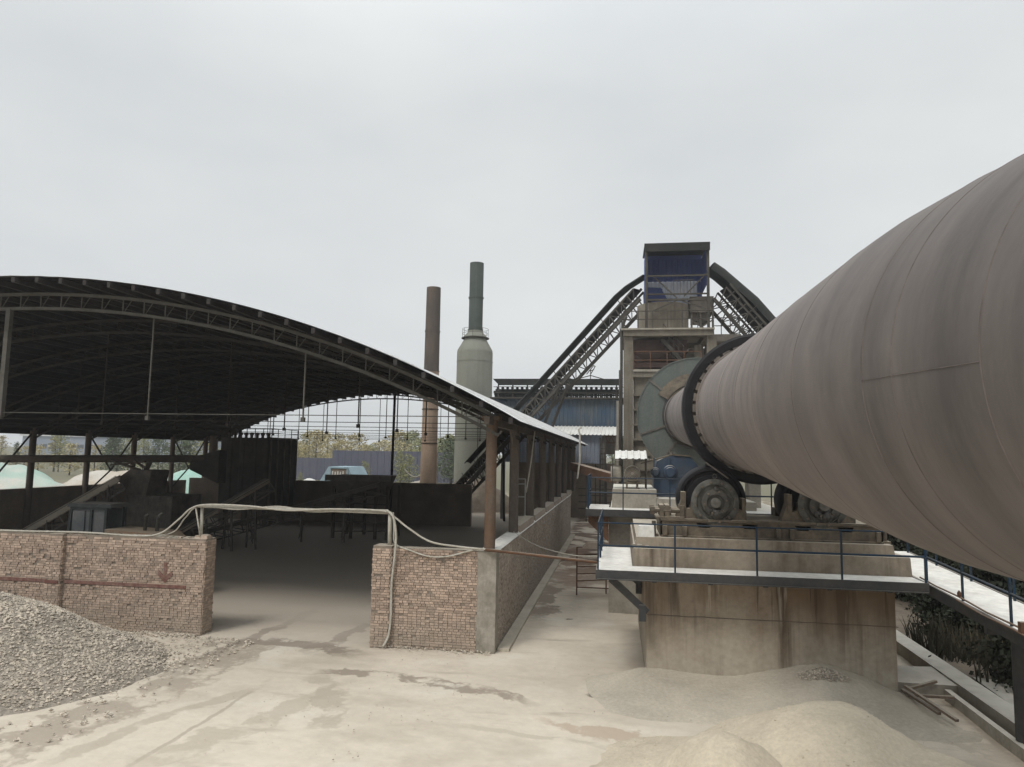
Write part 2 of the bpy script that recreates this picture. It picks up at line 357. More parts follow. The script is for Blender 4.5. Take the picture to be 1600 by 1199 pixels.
        def rng_(v, a, b, hi=1.):
            k = N.new('ShaderNodeMapRange'); k.interpolation_type = 'SMOOTHSTEP'; k.inputs[1].default_value = a; k.inputs[2].default_value = b; k.inputs[4].default_value = hi; L.new(v, k.inputs[0]); return k.outputs[0]
        f1 = ma('MULTIPLY', rng_(e, width*.5, width*.32), rng_(ma('ADD', dist((x2, y2)), ma('MULTIPLY', wob_, 2.)), half*1.15, half*.75))
        f1 = ma('MULTIPLY', f1, rng_(nd.outputs[0], br[0], br[1], fac))
        k = N.new('ShaderNodeMixRGB'); L.new(f1, k.inputs[0]); L.new(src, k.inputs[1]); k.inputs[2].default_value = (*col, 1); return k.outputs[0]
    G1, G2 = (.31, .262, .21), (.23, .19, .15)
    for pts, w_, c_, f__ in ((((440, 985), (250, 1075), (30, 1165)), 1.5, G1, .75), (((330, 1003), (450, 1003), (570, 1032)), .75, G2, .85), (((535, 1048), (660, 1062), (900, 1112)), .55, G2, .75),
                          (((590, 885), (490, 955), (380, 1002)), .5, G2, .7), (((600, 950), (560, 985), (500, 1010)), .5, G2, .75), (((830, 1118), (1000, 1152), (1160, 1152)), .6, (.42, .34, .26), .8),
                          (((420, 1060), (330, 1120), (190, 1199)), .12, (.36, .31, .25), .7), (((560, 1060), (420, 1120), (230, 1190)), .8, (.42, .365, .29), .7), (((480, 1050), (520, 1090), (500, 1140)), .6, (.4, .35, .28), .8),
                          (((875, 900), (850, 930), (845, 960)), 1.0, G2, .85), (((900, 850), (905, 880), (900, 910)), 1.2, (.27, .19, .145), .8), (((700, 1130), (850, 1150), (1000, 1175)), .25, (.46, .41, .33), .8),
                          (((930, 1075), (960, 1085), (990, 1070)), .4, G2, .9), (((60, 1199), (250, 1120), (400, 1075)), .4, (.4, .345, .275), .7), (((1400, 1100), (1490, 1135), (1570, 1190)), 2.4, (.46, .405, .33), .95),
                          (((450, 893), (480, 890), (512, 895)), .55, (.13, .11, .09), .9), (((922, 1084), (938, 1087), (952, 1081)), .3, (.1, .085, .068), .95), (((880, 967), (890, 966), (902, 967)), .2, (.12, .1, .08), .9)):
        src = band(src, pts, w_, c_, f__)
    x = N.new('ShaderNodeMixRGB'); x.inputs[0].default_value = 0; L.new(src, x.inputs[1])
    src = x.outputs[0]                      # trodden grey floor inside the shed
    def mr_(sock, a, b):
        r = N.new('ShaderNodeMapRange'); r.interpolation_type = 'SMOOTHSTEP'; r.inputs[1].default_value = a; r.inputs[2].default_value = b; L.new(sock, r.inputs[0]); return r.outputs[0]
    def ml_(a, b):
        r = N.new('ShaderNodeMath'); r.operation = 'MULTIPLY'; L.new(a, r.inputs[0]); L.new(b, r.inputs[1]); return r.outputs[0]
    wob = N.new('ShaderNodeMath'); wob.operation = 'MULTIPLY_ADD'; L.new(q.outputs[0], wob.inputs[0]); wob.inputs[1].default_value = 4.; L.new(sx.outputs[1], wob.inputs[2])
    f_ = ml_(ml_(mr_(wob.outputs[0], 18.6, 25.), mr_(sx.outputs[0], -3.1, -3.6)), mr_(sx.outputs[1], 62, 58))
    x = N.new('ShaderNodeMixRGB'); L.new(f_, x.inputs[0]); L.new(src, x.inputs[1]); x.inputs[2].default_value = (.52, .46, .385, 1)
    L.new(x.outputs[0], p.inputs['Base Color'])
    return m
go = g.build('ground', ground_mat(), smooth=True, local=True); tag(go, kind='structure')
# soil strip east of the kerb
b = MB().grid(lambda u, v: (7.6+u*14, 6+v*34, .05+.06*fbm(u*14, v*34, .6)), 30, 60)
tag(b.build('soil_strip', K['soil'], smooth=True), kind='structure')

# ------------------------------------------------------------------ brick walls
def bricks(mb, o, u, n, L, H, course=.066, d=.02, rel=.012, miss=.006):
    """brick skin on the plane o + u*s + z, outward normal n"""
    o, u, n = V(o), V(u), V(n); mb.cur = 0; j = 0; z = .005
    while z + course*.8 < H:
        s = -random.random()*.12 if j % 2 else 0.
        hd = random.random() < .75
        while s < L-.01:
            w = .118 if (hd or random.random() < .25) else .24
            a, c = max(0, s), min(L, s+w-.011)
            if c-a > .03 and random.random() > miss:
                e = d + U(-rel, rel) - (.02 if random.random() < .05 else 0); mb.r = random.random() if random.random() < .8 else random.choice((0., 1.))
                z1 = min(H, z+course-.011)
                P = []
                for zz in (z, z1):
                    P += [o+u*a+V((0, 0, zz)), o+u*c+V((0, 0, zz)), o+u*c+n*e+V((0, 0, zz)), o+u*a+n*e+V((0, 0, zz))]
                k = mb.pts(P)
                for q in ((2, 3, 7, 6), (4, 5, 6, 7), (0, 3, 2, 1), (1, 2, 6, 5), (3, 0, 4, 7)): mb.face([k+i for i in q])
            s += w
        z += course; j += 1
    mb.r = .5
YW = 18.35; HW = 2.55
# left length
t = thing('brick_wall', (-20, YW+.25, 0), 'long red brick wall on the left with red painted stripe and arrow', 'brick wall')
b = MB(); b.cur = 1; b.box(-31.5, -11.22, YW, YW+.5, -.1, HW); bricks(b, (-27.5, YW, 0), (1, 0, 0), (0, -1, 0), 16.28, HW)
bricks(b, (-11.22, YW, 0), (0, 1, 0), (1, 0, 0), .5, HW)
for i in range(70):                                  # broken brick and crumbs along the coping
    x = U(-22, -11.45); mb = b; b.cur = random.choice((0, 1)); b.r = U(.3, 1); h = U(.01, .05); w = U(.05, .16)
    b.hexa([(x, YW+U(0, .05), HW-.01), (x+w, YW+U(0, .05), HW-.01), (x+w*.9, YW+.3, HW-.01), (x+.01, YW+.35, HW-.01), (x+.01, YW+.06, HW+h), (x+w*.9, YW+.05, HW+h*.8), (x+w*.8, YW+.28, HW+h), (x+.02, YW+.3, HW+h*.7)])
for i in range(9):
    x = U(-11.65, -11.42); b.cur = 0; b.r = U(0, 1); h = U(.03, .11)
    b.hexa([(x, YW+U(.02, .2), HW-.01), (x+.2, YW+U(.02, .1), HW-.01), (x+.19, YW+.35, HW-.01), (x+.02, YW+.36, HW-.01), (x+.01, YW+.1, HW+h), (x+.18, YW+.09, HW+h*.8), (x+.17, YW+.3, HW+h*.9), (x+.03, YW+.32, HW+h)])
b.build('wall', [K['brick'], K['mortar']], t)
b = MB(); b.cur = 1; b.box(-15.95, -15.5, YW-.125, YW+.02, -.1, HW+.01); bricks(b, (-15.95, YW-.125, 0), (1, 0, 0), (0, -1, 0), .45, HW); bricks(b, (-15.5, YW-.125, 0), (0, 1, 0), (1, 0, 0), .12, HW)
b.build('pilaster', [K['brick'], K['mortar']], t)
b = MB()                                            # painted stripe laid on the brick faces, broken at the pilaster
for x0, x1 in ((-22, -15.97), (-15.94, -15.53), (-15.44, -11.72)):
    yy = YW-.036 - (.125 if x0 == -15.94 else 0)
    b.box(x0, x1, yy-.004, yy+.02, 1.2, 1.29)
b.build('painted_stripe', K['redpaint'], t)
b = MB(); ax, az = -12.36, 1.37; yy = YW-.04
k = b.pts([(ax-.05, yy, az+.2), (ax+.05, yy, az+.2), (ax+.05, yy, az+.52), (ax-.05, yy, az+.52)]); b.face([k, k+1, k+2, k+3])
for s in (-1, 1):
    P = [(ax, yy, az-.02), (ax+s*.22, yy, az+.18), (ax+s*.2, yy, az+.3), (ax+s*.05, yy, az+.17), (ax, yy, az+.2)]
    k = b.pts(P if s > 0 else P[::-1]); b.face([k+i for i in range(5)])
b2 = MB()
for f in b.f:
    P = [b.v[i] for i in f]; n_ = len(P); k = b2.pts(P + [p+V((0, .025, 0)) for p in P]); b2.face([k+i for i in range(n_)]); b2.face([k+n_+i for i in range(n_)][::-1])
    for i in range(n_): b2.face([k+i, k+n_+i, k+n_+(i+1) % n_, k+(i+1) % n_][::-1])
b2.build('painted_arrow', K['redpaint'], t)
# right length
t = thing('brick_wall', (-4.8, YW+.2, 0), 'short brick wall right of the gateway, with cement corner pier', 'brick wall')
b = MB(); b.cur = 1; b.box(-5.9, -3.62, YW, YW+.37, -.1, HW-.03); bricks(b, (-5.9, YW, 0), (1, 0, 0), (0, -1, 0), 2.28, HW-.03)
b.build('wall', [K['brick'], K['mortar']], t)
b = MB(); b.cur = 1; b.box(-6.4, -5.9, YW-.1, YW+.4, -.1, HW+.02); bricks(b, (-6.4, YW-.1, 0), (1, 0, 0), (0, -1, 0), .5, HW); bricks(b, (-5.9, YW-.1, 0), (0, 1, 0), (1, 0, 0), .09, HW)
bricks(b, (-6.4, YW+.4, 0), (0, -1, 0), (-1, 0, 0), .5, HW)
b.build('pilaster', [K['brick'], K['mortar']], t)
b = MB(); b.grid(lambda u, v: (-3.62+.49*u + (0 if u > .02 else .06*fbm(v*9, 3, 1)), YW-.035-.012*fbm(u*3, v*8, 1.5), v*(HW-.02)), 8, 40)
b.box(-3.61, -3.13, YW-.03, YW+.4, -.1, HW-.025)
b.build('cement_corner', K['plaster'], t)
# side wall running back
t = thing('side_wall', (-3.3, 32, 0), 'long dusty brick side wall running back along the lane under the columns', 'brick wall')
b = MB(); b.cur = 1; b.box(-3.5, -3.13, YW+.4, 46.4, -.1, HW-.03); bricks(b, (-3.13, YW+.4, 0), (0, 1, 0), (1, 0, 0), 27.6, HW-.03, d=.006, rel=.006)
b.build('wall', [K['brick_side'], K['mortar']], t)
b = MB(); b.hexa([(-3.62, YW+.1, HW-.03), (-3.1, YW+.1, HW-.03), (-3.1, 46.4, HW-.03), (-3.62, 46.4, HW-.03), (-3.5, YW+.1, HW+.03), (-3.2, YW+.1, HW+.02), (-3.2, 46.4, HW+.02), (-3.5, 46.4, HW+.03)])
b.build('coping', K['deck'], t)
COLY = [18.3+4.15*i for i in range(9)]
for i, y in enumerate(COLY[1:7]): MB().hexa([(-3.52, y+.36, HW-.01), (-3.135, y+.36, HW-.01), (-3.135, y+4.0, HW-.01), (-3.52, y+4.0, HW-.01), (-3.5, y+.38+.1*(i % 2), 2.77), (-3.15, y+.38, 2.76), (-3.15, y+3.98, 2.77), (-3.5, y+3.98, 2.78)]).build('capping_block', K['brick_side'], t)
# low footing strip
b = MB().box(-3.1, -2.8, YW+.2, 46, -.05, .06)
tag(b.build('footing_strip', K['sand2']), kind='structure')
# rear wall, left wall
t = tag(MB().box(-31.6, -10.25, 49, 49.4, 0, 2.9).build('rear_wall', K['dwall']), 'dark plastered wall closing the back of the shed', 'wall')
b = MB().box(-32.5, -32.1, 18.35, 49.4, 0, 2.72); tag(b.build('side_wall', K['dwall']), 'dark low wall along the left side of the shed below green tarped heaps', 'wall')

# ------------------------------------------------------------------ shed with vaulted roof
XL, XR, XC, ZA, ZS = -32.0, -3.15, -17.5, 9.78, 6.2
Rr = (14.4**2+(ZA-ZS)**2)/(2*(ZA-ZS))
def rz(x, off=0): return ZA - Rr + math.sqrt(max(0, Rr*Rr-(x-XC)**2)) + off
t = thing('storage_shed', (XC, 36, 0), 'large open storage shed with dark barrel vault roof on steel arches', 'shed')
Y0, Y1 = 17.25, 55.0
xs = [XL-.75 + i*(XR+.75-XL+.75)/140 for i in range(141)]
b = MB()
for i, x in enumerate(xs):                           # roof sheet with small waves along its edge
    b.v.append(V((x, Y0+.02*math.sin(i*1.7), rz(x, .0)))); b.v.append(V((x, Y1, rz(x, 0))))
for i in range(140): b.face([2*i, 2*i+2, 2*i+3, 2*i+1])
rf = b.build('roof_sheet', K['roof_top'], t)
# ribs of the sheet: narrow raised seams running over the arch
b = MB()
yy = Y0+.75
while yy < Y1:
    for i in range(0, 140, 4):
        p, q = V((xs[i], yy, rz(xs[i], .02))), V((xs[i+4], yy, rz(xs[i+4], .02))); b.beam(p, q, .06, .04)
    yy += .75
b.build('sheet_rib', K['roof_top'], rf)
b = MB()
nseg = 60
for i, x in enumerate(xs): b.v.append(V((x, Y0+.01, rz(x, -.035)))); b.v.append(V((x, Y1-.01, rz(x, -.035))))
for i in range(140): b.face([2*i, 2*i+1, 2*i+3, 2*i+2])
b.build('roof_shade_sheet', K['roof_shade'], t)  # added second sheet, painted dark as the shaded underside of the light roof
b = MB()                                             # purlins along the shed, ends poking out at the front edge
npur = 40
for i in range(npur+1):
    x = XL-.5 + i*(XR+.5-XL+.5)/npur
    b.beam((x, Y0-.06, rz(x, -.12)), (x, Y1-.05, rz(x, -.12)), .1, .15)
b.build('purlins', M('sooty_purlin', (.05, .048, .045), (.035, .03, .03), s=2), t)
def arch(y, mat, web=True):
    def poly(off, w):
        m = MB(); P = [V((XL+i*(XR-XL)/48, y, rz(XL+i*(XR-XL)/48, off))) for i in range(49)]
        for i in range(48): m.beam(P[i], P[i+1]+(P[i+1]-P[i])*.01, w, w)
        return m
    a = poly(-.29, .085)
    if web:
        n = 42
        for i in range(n):
            x = XL+.3+i*(XR-XL-.6)/n; x2 = x+(XR-XL-.6)/n*.45
            a.beam((x, y, rz(x, -.27)), (x, y, rz(x, -.7)), .028); a.beam((x2, y, rz(x2, -.27)), (x+.04, y, rz(x, -.7)), .018)
    m2 = poly(-.72, .085); k = len(a.v); a.v += m2.v
    for f in m2.f: a.face([i+k for i in f])
    o = a.build('arch_truss', mat, t)
    zt = 5.98
    m = MB(); m.beam((XL+.2, y, zt), (XR-.1, y, zt), .022); m.build('tie_rod', mat, o)
    for i, x in enumerate((XC-9.4, XC-4.9, XC-.42, XC+4.3, XC+8.95)):
        m = MB(); w = .14 if (i == 2 and y < 19) else .036
        m.beam((x+.0, y, zt-.12), (x, y, rz(x, -.72)), w)
        m.box(x-.05, x+.05, y-.05, y+.05, zt-.18, zt-.06)
        m.build('hanger', mat, o)
    return o
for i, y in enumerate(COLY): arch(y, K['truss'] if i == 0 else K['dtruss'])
for i, y in enumerate(COLY):
    m = MB(); r = .145 if i == 0 else .15
    m.lathe([(r*1.02, 0), (r, 3.4)], (-3.33, y+.1, HW-.03), (0, 0, 1), 16); m.box(-3.55, -3.1, y-.12, y+.3, HW+3.35, HW+3.45)
    m.build('column', K['column'] if i == 0 else K['dcolumn'], t, smooth=40)
for i, y in enumerate(COLY):
    m = MB(); rr = .17
    m.lathe([(rr, 0), (rr, 6.05)], (XL, y, 0), (0, 0, 1), 14); m.build('column', K['dcolumn'], t, smooth=40)
m = MB().lathe([(.32, 0), (.32, 6.1)], (XL+.6, 51.6, 0), (0, 0, 1), 16); m.build('column', K['dcolumn'], t, smooth=40)
for i in range(3, 8, 1):                              # knee braces between the left columns
    y = COLY[i]
    m = MB(); 
    if i % 2: m.beam((XL, y+.15, 5.7), (XL, y+2.1, 3.6), .07); m.beam((XL, y+4.0, 5.7), (XL, y+2.1, 3.6), .07); m.beam((XL, y+2.1, 3.6), (XL, y+.2, 2.3), .07)
    else: m.beam((XL, y+.15, 5.75), (XL, y+1.0, 5.95), .06)
    m.build('knee_brace', K['dtruss'], t)
m = MB().beam((XL, Y0, 5.95), (XL, Y1, 5.95), .12, .16); m.build('eave_beam', K['dtruss'], t)
m = MB().beam((-3.33, Y0+.4, 5.86), (-3.33, Y1-.4, 5.86), .14, .2); m.build('eave_beam', K['dcolumn'], t)
m = MB()
for i in range(8):
    y = COLY[i]
    m.beam((-3.33, y+.2, 5.3), (-3.33, y+.9, 5.8), .06); m.beam((-3.33, y+3.95, 5.3), (-3.33, y+3.25, 5.8), .06)
m.build('bracing', K['dcolumn'], t)
# one dark thin pole standing in the back of the shed
m = MB().cyl((-15.55, 47.5, 0), (-15.5, 47.5, 9.0), .09, n=10); tag(m.build('steel_pole', K['dtruss']), 'thin black steel pole rising to the roof in front of the rear wall', 'pole')

# ------------------------------------------------------------------ rotary kiln (local Y = axis)
KC = at(1188, 638.5, Y=18.1); KD = (fwd*FPX + rgt*(995.2-800) + upv*(599.5-661)).normalized()
def kp(y): return KC + KD*((y-18.1)/KD.y)            # axis point at world Y
kx = KD.cross(V((0, 0, 1))).normalized(); kz = kx.cross(KD)
kiln = thing('rotary_kiln', KC, 'huge dusty brown steel kiln cylinder rising from the right edge of the picture', 'rotary kiln')
kiln.rotation_euler = Matrix((kx, KD, kz)).transposed().to_euler()
def kr(t):                                           # shell radius along the axis (slightly drawn in towards the outlet)
    if t > -5: return 1.508
    r = 1.508 + .036*min(1, (-5-t)/4.5)
    return r - .06*max(0, -11.8-t)**1.15
prof = []; t_ = -24.
while t_ < 28: prof.append((max(.9, kr(t_)), t_)); t_ += .5
kmat = K['kiln']
def kiln_dark_end(m):                                     # darker plates towards the outlet end and scorched patches
    t = m.node_tree; N = t.nodes; L = t.links; p = N['Principled BSDF']; src = p.inputs['Base Color'].links[0].from_socket
    tc = N.new('ShaderNodeTexCoord'); sx = N.new('ShaderNodeSeparateXYZ'); L.new(tc.outputs['Object'], sx.inputs[0])
    q = N.new('ShaderNodeTexNoise'); q.inputs['Scale'].default_value = .75; q.inputs['Detail'].default_value = 7; q.inputs['Roughness'].default_value = .6; L.new(tc.outputs['Object'], q.inputs[0])
    a = N.new('ShaderNodeMath'); a.operation = 'MULTIPLY_ADD'; L.new(q.outputs[0], a.inputs[0]); a.inputs[1].default_value = 5.; L.new(sx.outputs[1], a.inputs[2])
    r = N.new('ShaderNodeMapRange'); r.inputs[1].default_value = -4.5; r.inputs[2].default_value = -11.; r.inputs[4].default_value = .85; L.new(a.outputs[0], r.inputs[0])
    x = N.new('ShaderNodeMixRGB'); L.new(r.outputs[0], x.inputs[0]); L.new(src, x.inputs[1]); 
    mp2 = N.new('ShaderNodeMapping'); mp2.inputs['Scale'].default_value = (.4, 1.6, .4); L.new(tc.outputs['Object'], mp2.inputs[0])
    q2 = N.new('ShaderNodeTexNoise'); q2.inputs['Scale'].default_value = 1.3; q2.inputs['Detail'].default_value = 9; q2.inputs['Roughness'].default_value = .7; L.new(mp2.outputs[0], q2.inputs[0])
    c_ = N.new('ShaderNodeValToRGB'); c_.color_ramp.elements[0].position = .36; c_.color_ramp.elements[1].position = .66; c_.color_ramp.elements[0].color = (.07, .062, .058, 1); c_.color_ramp.elements[1].color = (.135, .118, .11, 1)
    L.new(q2.outputs[0], c_.inputs[0]); L.new(c_.outputs[0], x.inputs[2])
    r = N.new('ShaderNodeMapRange'); r.inputs[1].default_value = .56; r.inputs[2].default_value = .7; r.inputs[4].default_value = .55; L.new(q.outputs[0], r.inputs[0])
    y = N.new('ShaderNodeMixRGB'); L.new(r.outputs[0], y.inputs[0]); L.new(x.outputs[0], y.inputs[1]); y.inputs[2].default_value = (.09, .078, .075, 1)
    L.new(y.outputs[0], p.inputs['Base Color'])
kiln_dark_end(kmat)
MB().lathe(prof, (0, 0, 0), (0, 1, 0), 160).build('shell', kmat, kiln, smooth=50, local=True)
kseam = M('dark_weld_seam', (.11, .095, .09), (.2, .17, .158), s=1.2, bump=.3)
# ring seams where plates meet
seams = []
for px in (1122, 1150, 1178, 1243, 1337, 1480):
    lo, hi = 0., 16.
    for _ in range(40):
        mid = (lo+hi)/2; best = 1e9
        for k in range(60):
            a = math.pi*(.5+k/60)
            p = kp(18.1-mid) + (kx*math.cos(a)+kz*math.sin(a))*1.508; d = p-CAM
            best = min(best, 800+FPX*d.dot(rgt)/d.dot(fwd))
        if best < px: lo = mid
        else: hi = mid
    seams.append(-lo)
for i, s_ in enumerate(seams + [-13.5, 6, 9, 12, 15]):
    r = kr(s_); w = .006 if i in (4,) else .003
    MB().lathe([(r-.01, -w-.008), (r+.004, -w), (r+.004, w), (r-.01, w+.008)], (0, s_, 0), (0, 1, 0), 160, caps=False).build('weld_seam', kseam, kiln, smooth=True, local=True)
m = MB(); s0, s1 = seams[4], seams[5]; 
a_ = math.radians(183)
P = [(math.cos(a_)*(kr(s0+(s1-s0)*i/8)+.003), s0+(s1-s0)*i/8, math.sin(a_)*(kr(s0+(s1-s0)*i/8)+.003)) for i in range(9)]
m.tube(P, .002, 6).build('weld_seam', kseam, kiln, local=True)
# riding ring with pads
RT = 1.86
m = MB().lathe([(1.63, 0), (1.8, -.01), (RT, .03), (RT, .5), (1.8, .54), (1.63, .53), (1.63, 0)], (0, 0, 0), (0, 1, 0), 128, caps=False); m.build('riding_ring', K['tyre'], kiln, smooth=35, local=True)
m = MB()
for i in range(36):
    a = 2*math.pi*i/36; c, s_ = math.cos(a), math.sin(a)
    m.beam((c*1.565, -.04, s_*1.565), (c*1.565, .6, s_*1.565), .19, .1, up=(c, 0, s_))
m.build('ring_pads', K['dark'], kiln, local=True)
MB().lathe([(1.51, .08), (1.625, .08), (1.625, .46), (1.51, .46)], (0, 0, 0), (0, 1, 0), 96, caps=False).build('filler_ring', K['dark'], kiln, smooth=35, local=True)
m = MB().lathe([(1.51, 0), (1.56, 0), (1.56, .06), (1.51, .06)], (0, -.3, 0), (0, 1, 0), 96, caps=False); m.build('retaining_band', kmat, kiln, smooth=35, local=True)
# gear guard, a stationary cover round the girth gear
GY = 37.2; GC = kp(GY)
gg = thing('gear_guard', GC, 'big grey green segmented disc guard around the kiln behind the black ring', 'gear cover')
gg.rotation_euler = kiln.rotation_euler
m = MB().lathe([(1.64, 0), (2.93, 0), (2.93, .9), (1.64, .9), (1.64, 0)], (0, 0, 0), (0, 1, 0), 96, caps=False); m.build('casing', K['guard'], gg, smooth=35, local=True)
for a in (40, 142, 199, 233, 300):
    c, s_ = math.cos(math.radians(a)), math.sin(math.radians(a))
    MB().beam((c*1.64, -.03, s_*1.64), (c*2.97, -.03, s_*2.97), .09, .06, up=(0, 1, 0)).build('joint_flange', K['dark'], gg, local=True)
MB().lathe([(2.93, -.04), (2.99, -.04), (2.99, .02), (2.93, .02)], (0, 0, 0), (0, 1, 0), 96, caps=False).build('rim_flange', K['guard'], gg, smooth=35, local=True)
MB().lathe([(1.6, -.05), (1.7, -.05), (1.7, .02)], (0, 0, 0), (0, 1, 0), 80, caps=False).build('seal_ring', K['grease'], gg, smooth=True, local=True)
m = MB().lathe([(1.64, -.3), (2.2, -.02)], (0, 0, 0), (0, 1, 0), 60, caps=False, a0=math.radians(-150), a1=math.radians(-100)); m.build('patch_plate', K['ochre'], gg, smooth=True, local=True)

# ------------------------------------------------------------------ near pier
t = thing('kiln_pier', (3.2, 19.5, 0), 'massive stained concrete pier in the foreground carrying the rollers', 'pier')
PX0, PX1, PYF, PYB = .56, 5.82, 16.75, 22.9
m = MB().grid(lambda u, v: (PX0+.04+(PX1-PX0)*u + (0), PYF-.0+.012*fbm(u*5, v*3, 1.2)-.02*(v < .02), -.1+2.55*v), 60, 30)
m.hexa([(PX0+.04, PYF+.03, -.1), (PX1, PYF+.03, -.1), (PX1+.05, PYB, -.1), (PX0, PYB, -.1), (PX0+.04, PYF+.03, 2.44), (PX1+.04, PYF+.03, 2.44), (PX1+.05, PYB, 2.44), (PX0, PYB, 2.44)])
def pier_stains(m):                                  # rust and oil runs from the deck, lime runs, dusty foot
    t = m.node_tree; N = t.nodes; L = t.links; p = N['Principled BSDF']; src = p.inputs['Base Color'].links[0].from_socket
    tc = N.new('ShaderNodeTexCoord'); sx = N.new('ShaderNodeSeparateXYZ'); L.new(tc.outputs['Object'], sx.inputs[0])
    def no(sc, st, det=5):
        mp = N.new('ShaderNodeMapping'); mp.inputs['Scale'].default_value = st; L.new(tc.outputs['Object'], mp.inputs[0])
        q = N.new('ShaderNodeTexNoise'); q.inputs['Scale'].default_value = sc; q.inputs['Detail'].default_value = det; q.inputs['Roughness'].default_value = .6; L.new(mp.outputs[0], q.inputs[0]); return q.outputs[0]
    def rg(v, a, b, c=0., d=1.):
        r = N.new('ShaderNodeMapRange'); r.interpolation_type = 'SMOOTHSTEP'; r.inputs[1].default_value = a; r.inputs[2].default_value = b; r.inputs[3].default_value = c; r.inputs[4].default_value = d; L.new(v, r.inputs[0]); return r.outputs[0]
    def ml(a, b):
        k = N.new('ShaderNodeMath'); k.operation = 'MULTIPLY'
        for i_, v_ in enumerate((a, b)):
            if hasattr(v_, 'is_linked'): L.new(v_, k.inputs[i_])
            else: k.inputs[i_].default_value = v_
        return k.outputs[0]
    def run(src, sc, st, lo, hi, zl, zh, col, fac, reach):   # vertical runs whose lower end is ragged
        k = N.new('ShaderNodeMath'); k.operation = 'MULTIPLY_ADD'; L.new(no(sc*1.3, (st[0], st[1], .02), 3), k.inputs[0]); k.inputs[1].default_value = reach; L.new(sx.outputs[2], k.inputs[2])
        f = ml(ml(rg(no(sc, st), lo, hi), rg(k.outputs[0], zl+reach*.5, zh+reach*.5)), fac)
        x = N.new('ShaderNodeMixRGB'); L.new(f, x.inputs[0]); L.new(src, x.inputs[1]); x.inputs[2].default_value = (*col, 1); return x.outputs[0]
    src = run(src, .9, (1, 1, .1), .42, .58, .9, 2.1, (.16, .108, .068), .85, 1.6)
    src = run(src, 2.2, (1, 1, .05), .53, .64, .5, 1.9, (.085, .06, .042), .7, 2.2)
    src = run(src, 5., (1, 1, .04), .56, .64, 1.0, 2.0, (.055, .04, .03), .6, 1.2)
    src = run(src, 2.8, (1, 1, .06), .6, .68, 1.2, 1.8, (.46, .41, .33), .6, 1.6)
    src = run(src, 1.1, (1, 1, .5), .6, .68, 1.75, 2.2, (.03, .026, .024), .8, .8)
    L.new(src, p.inputs['Base Color'])
pier_stains(K['pier'])
m.build('body', K['pier'], t, smooth=30)
m = MB()
for i in range(53):
    a = PX0+.05+i*.1; m.beam((a, PYF+.004, 1.47+.012*fn(a, 2, 0, 3)), (a+.101, PYF+.004, 1.47+.012*fn(a+.1, 2, 0, 3)), .026, .012)
m.build('pour_joint', K['dcolumn'], t)
def plinth(x0, x1, y0, y1, z0, z1, nm):
    m = MB().hexa([(x0, y0, z0), (x1, y0, z0), (x1, y1, z0), (x0, y1, z0), (x0+.02, y0+.015, z1), (x1-.03, y0+.015, z1), (x1-.03, y1, z1), (x0+.02, y1, z1)])
    return m.build(nm, K['conc'], t)
plinth(.3, 6.24, 16.76, 22.5, 2.445, 2.93, 'plinth'); plinth(.36, 6.02, 17.1, 22, 2.93, 3.15, 'plinth')
m = MB()
for i in range(14):
    x = U(.3, .62); y = U(17.0, 17.35); h = U(.03, .12); m.box(x, x+U(.05, .18), y, y+U(.05, .2), 2.925, 2.93+h)
m.build('broken_edge', K['conc2'], t)
tag(MB().hexa([(.42, 17.15, 3.15), (.8, 17.15, 3.15), (.8, 17.6, 3.15), (.42, 17.6, 3.15), (.44, 17.17, 3.4), (.79, 17.17, 3.4), (.79, 17.58, 3.42), (.44, 17.58, 3.4)]).build('concrete_block', K['white']), 'small chalk white block on the left corner of the pier', 'block')
# roller base frame
t = thing('roller_bed', (3.2, 18, 3.15), 'dusty steel roller bed frame with oval holes along the pier top', 'machine base')
m = MB()
FX0, FX1, FY0, FY1, FZ0, FZ1 = .95, 5.86, 17.35, 19.3, 3.15, 3.58
m.box(FX0, FX1, FY0-.06, FY1, FZ1-.05, FZ1); m.box(FX0, FX1, FY0-.06, FY1, FZ0, FZ0+.04)
holes = (1.95, 2.98, 4.15, 5.08)
xs_ = [FX0]
for h in holes: xs_ += [h-.17, h+.17]
xs_.append(FX1)
for i in range(0, len(xs_), 2): m.box(xs_[i], xs_[i+1], FY0, FY0+.03, FZ0+.04, FZ1-.05)
for h in holes:
    m.box(h-.17, h+.17, FY0, FY0+.03, FZ0+.04, FZ1-.2); m.box(h-.17, h+.17, FY0, FY0+.03, FZ1-.09, FZ1-.05)
    for s_ in (-1, 1):                                # rounded ends of the slot
        for q in range(4):
            a = q/4; m.box(*sorted((h+s_*.17, h+s_*(.17-.05*(1-math.sin(math.pi/2*a+.2))))), FY0, FY0+.03, FZ1-.2+.0275*q, FZ1-.2+.0275*(q+1))
m.box(FX0, FX1, FY0+.6, FY0+.64, FZ0+.04, FZ1-.05); m.box(FX0, FX0+.03, FY0, FY1, FZ0+.04, FZ1-.05); m.box(FX1-.03, FX1, FY0, FY1, FZ0+.04, FZ1-.05)
m.build('frame', K['ochre'], t)
for x in (1.0, 1.45, 3.55, 3.85, 5.7): MB().box(x, x+.1, FY0-.09, FY0, FZ0+.04, FZ0+.26).build('gusset', K['ochre'], t)
for x in (.8, 5.95): m = MB().cyl((x, 17.5, 3.14), (x, 17.5, 3.5), .05); m.box(x-.1, x+.1, 17.4, 17.6, 3.145, 3.2); m.build('anchor_bolt', K['ochre'], t)
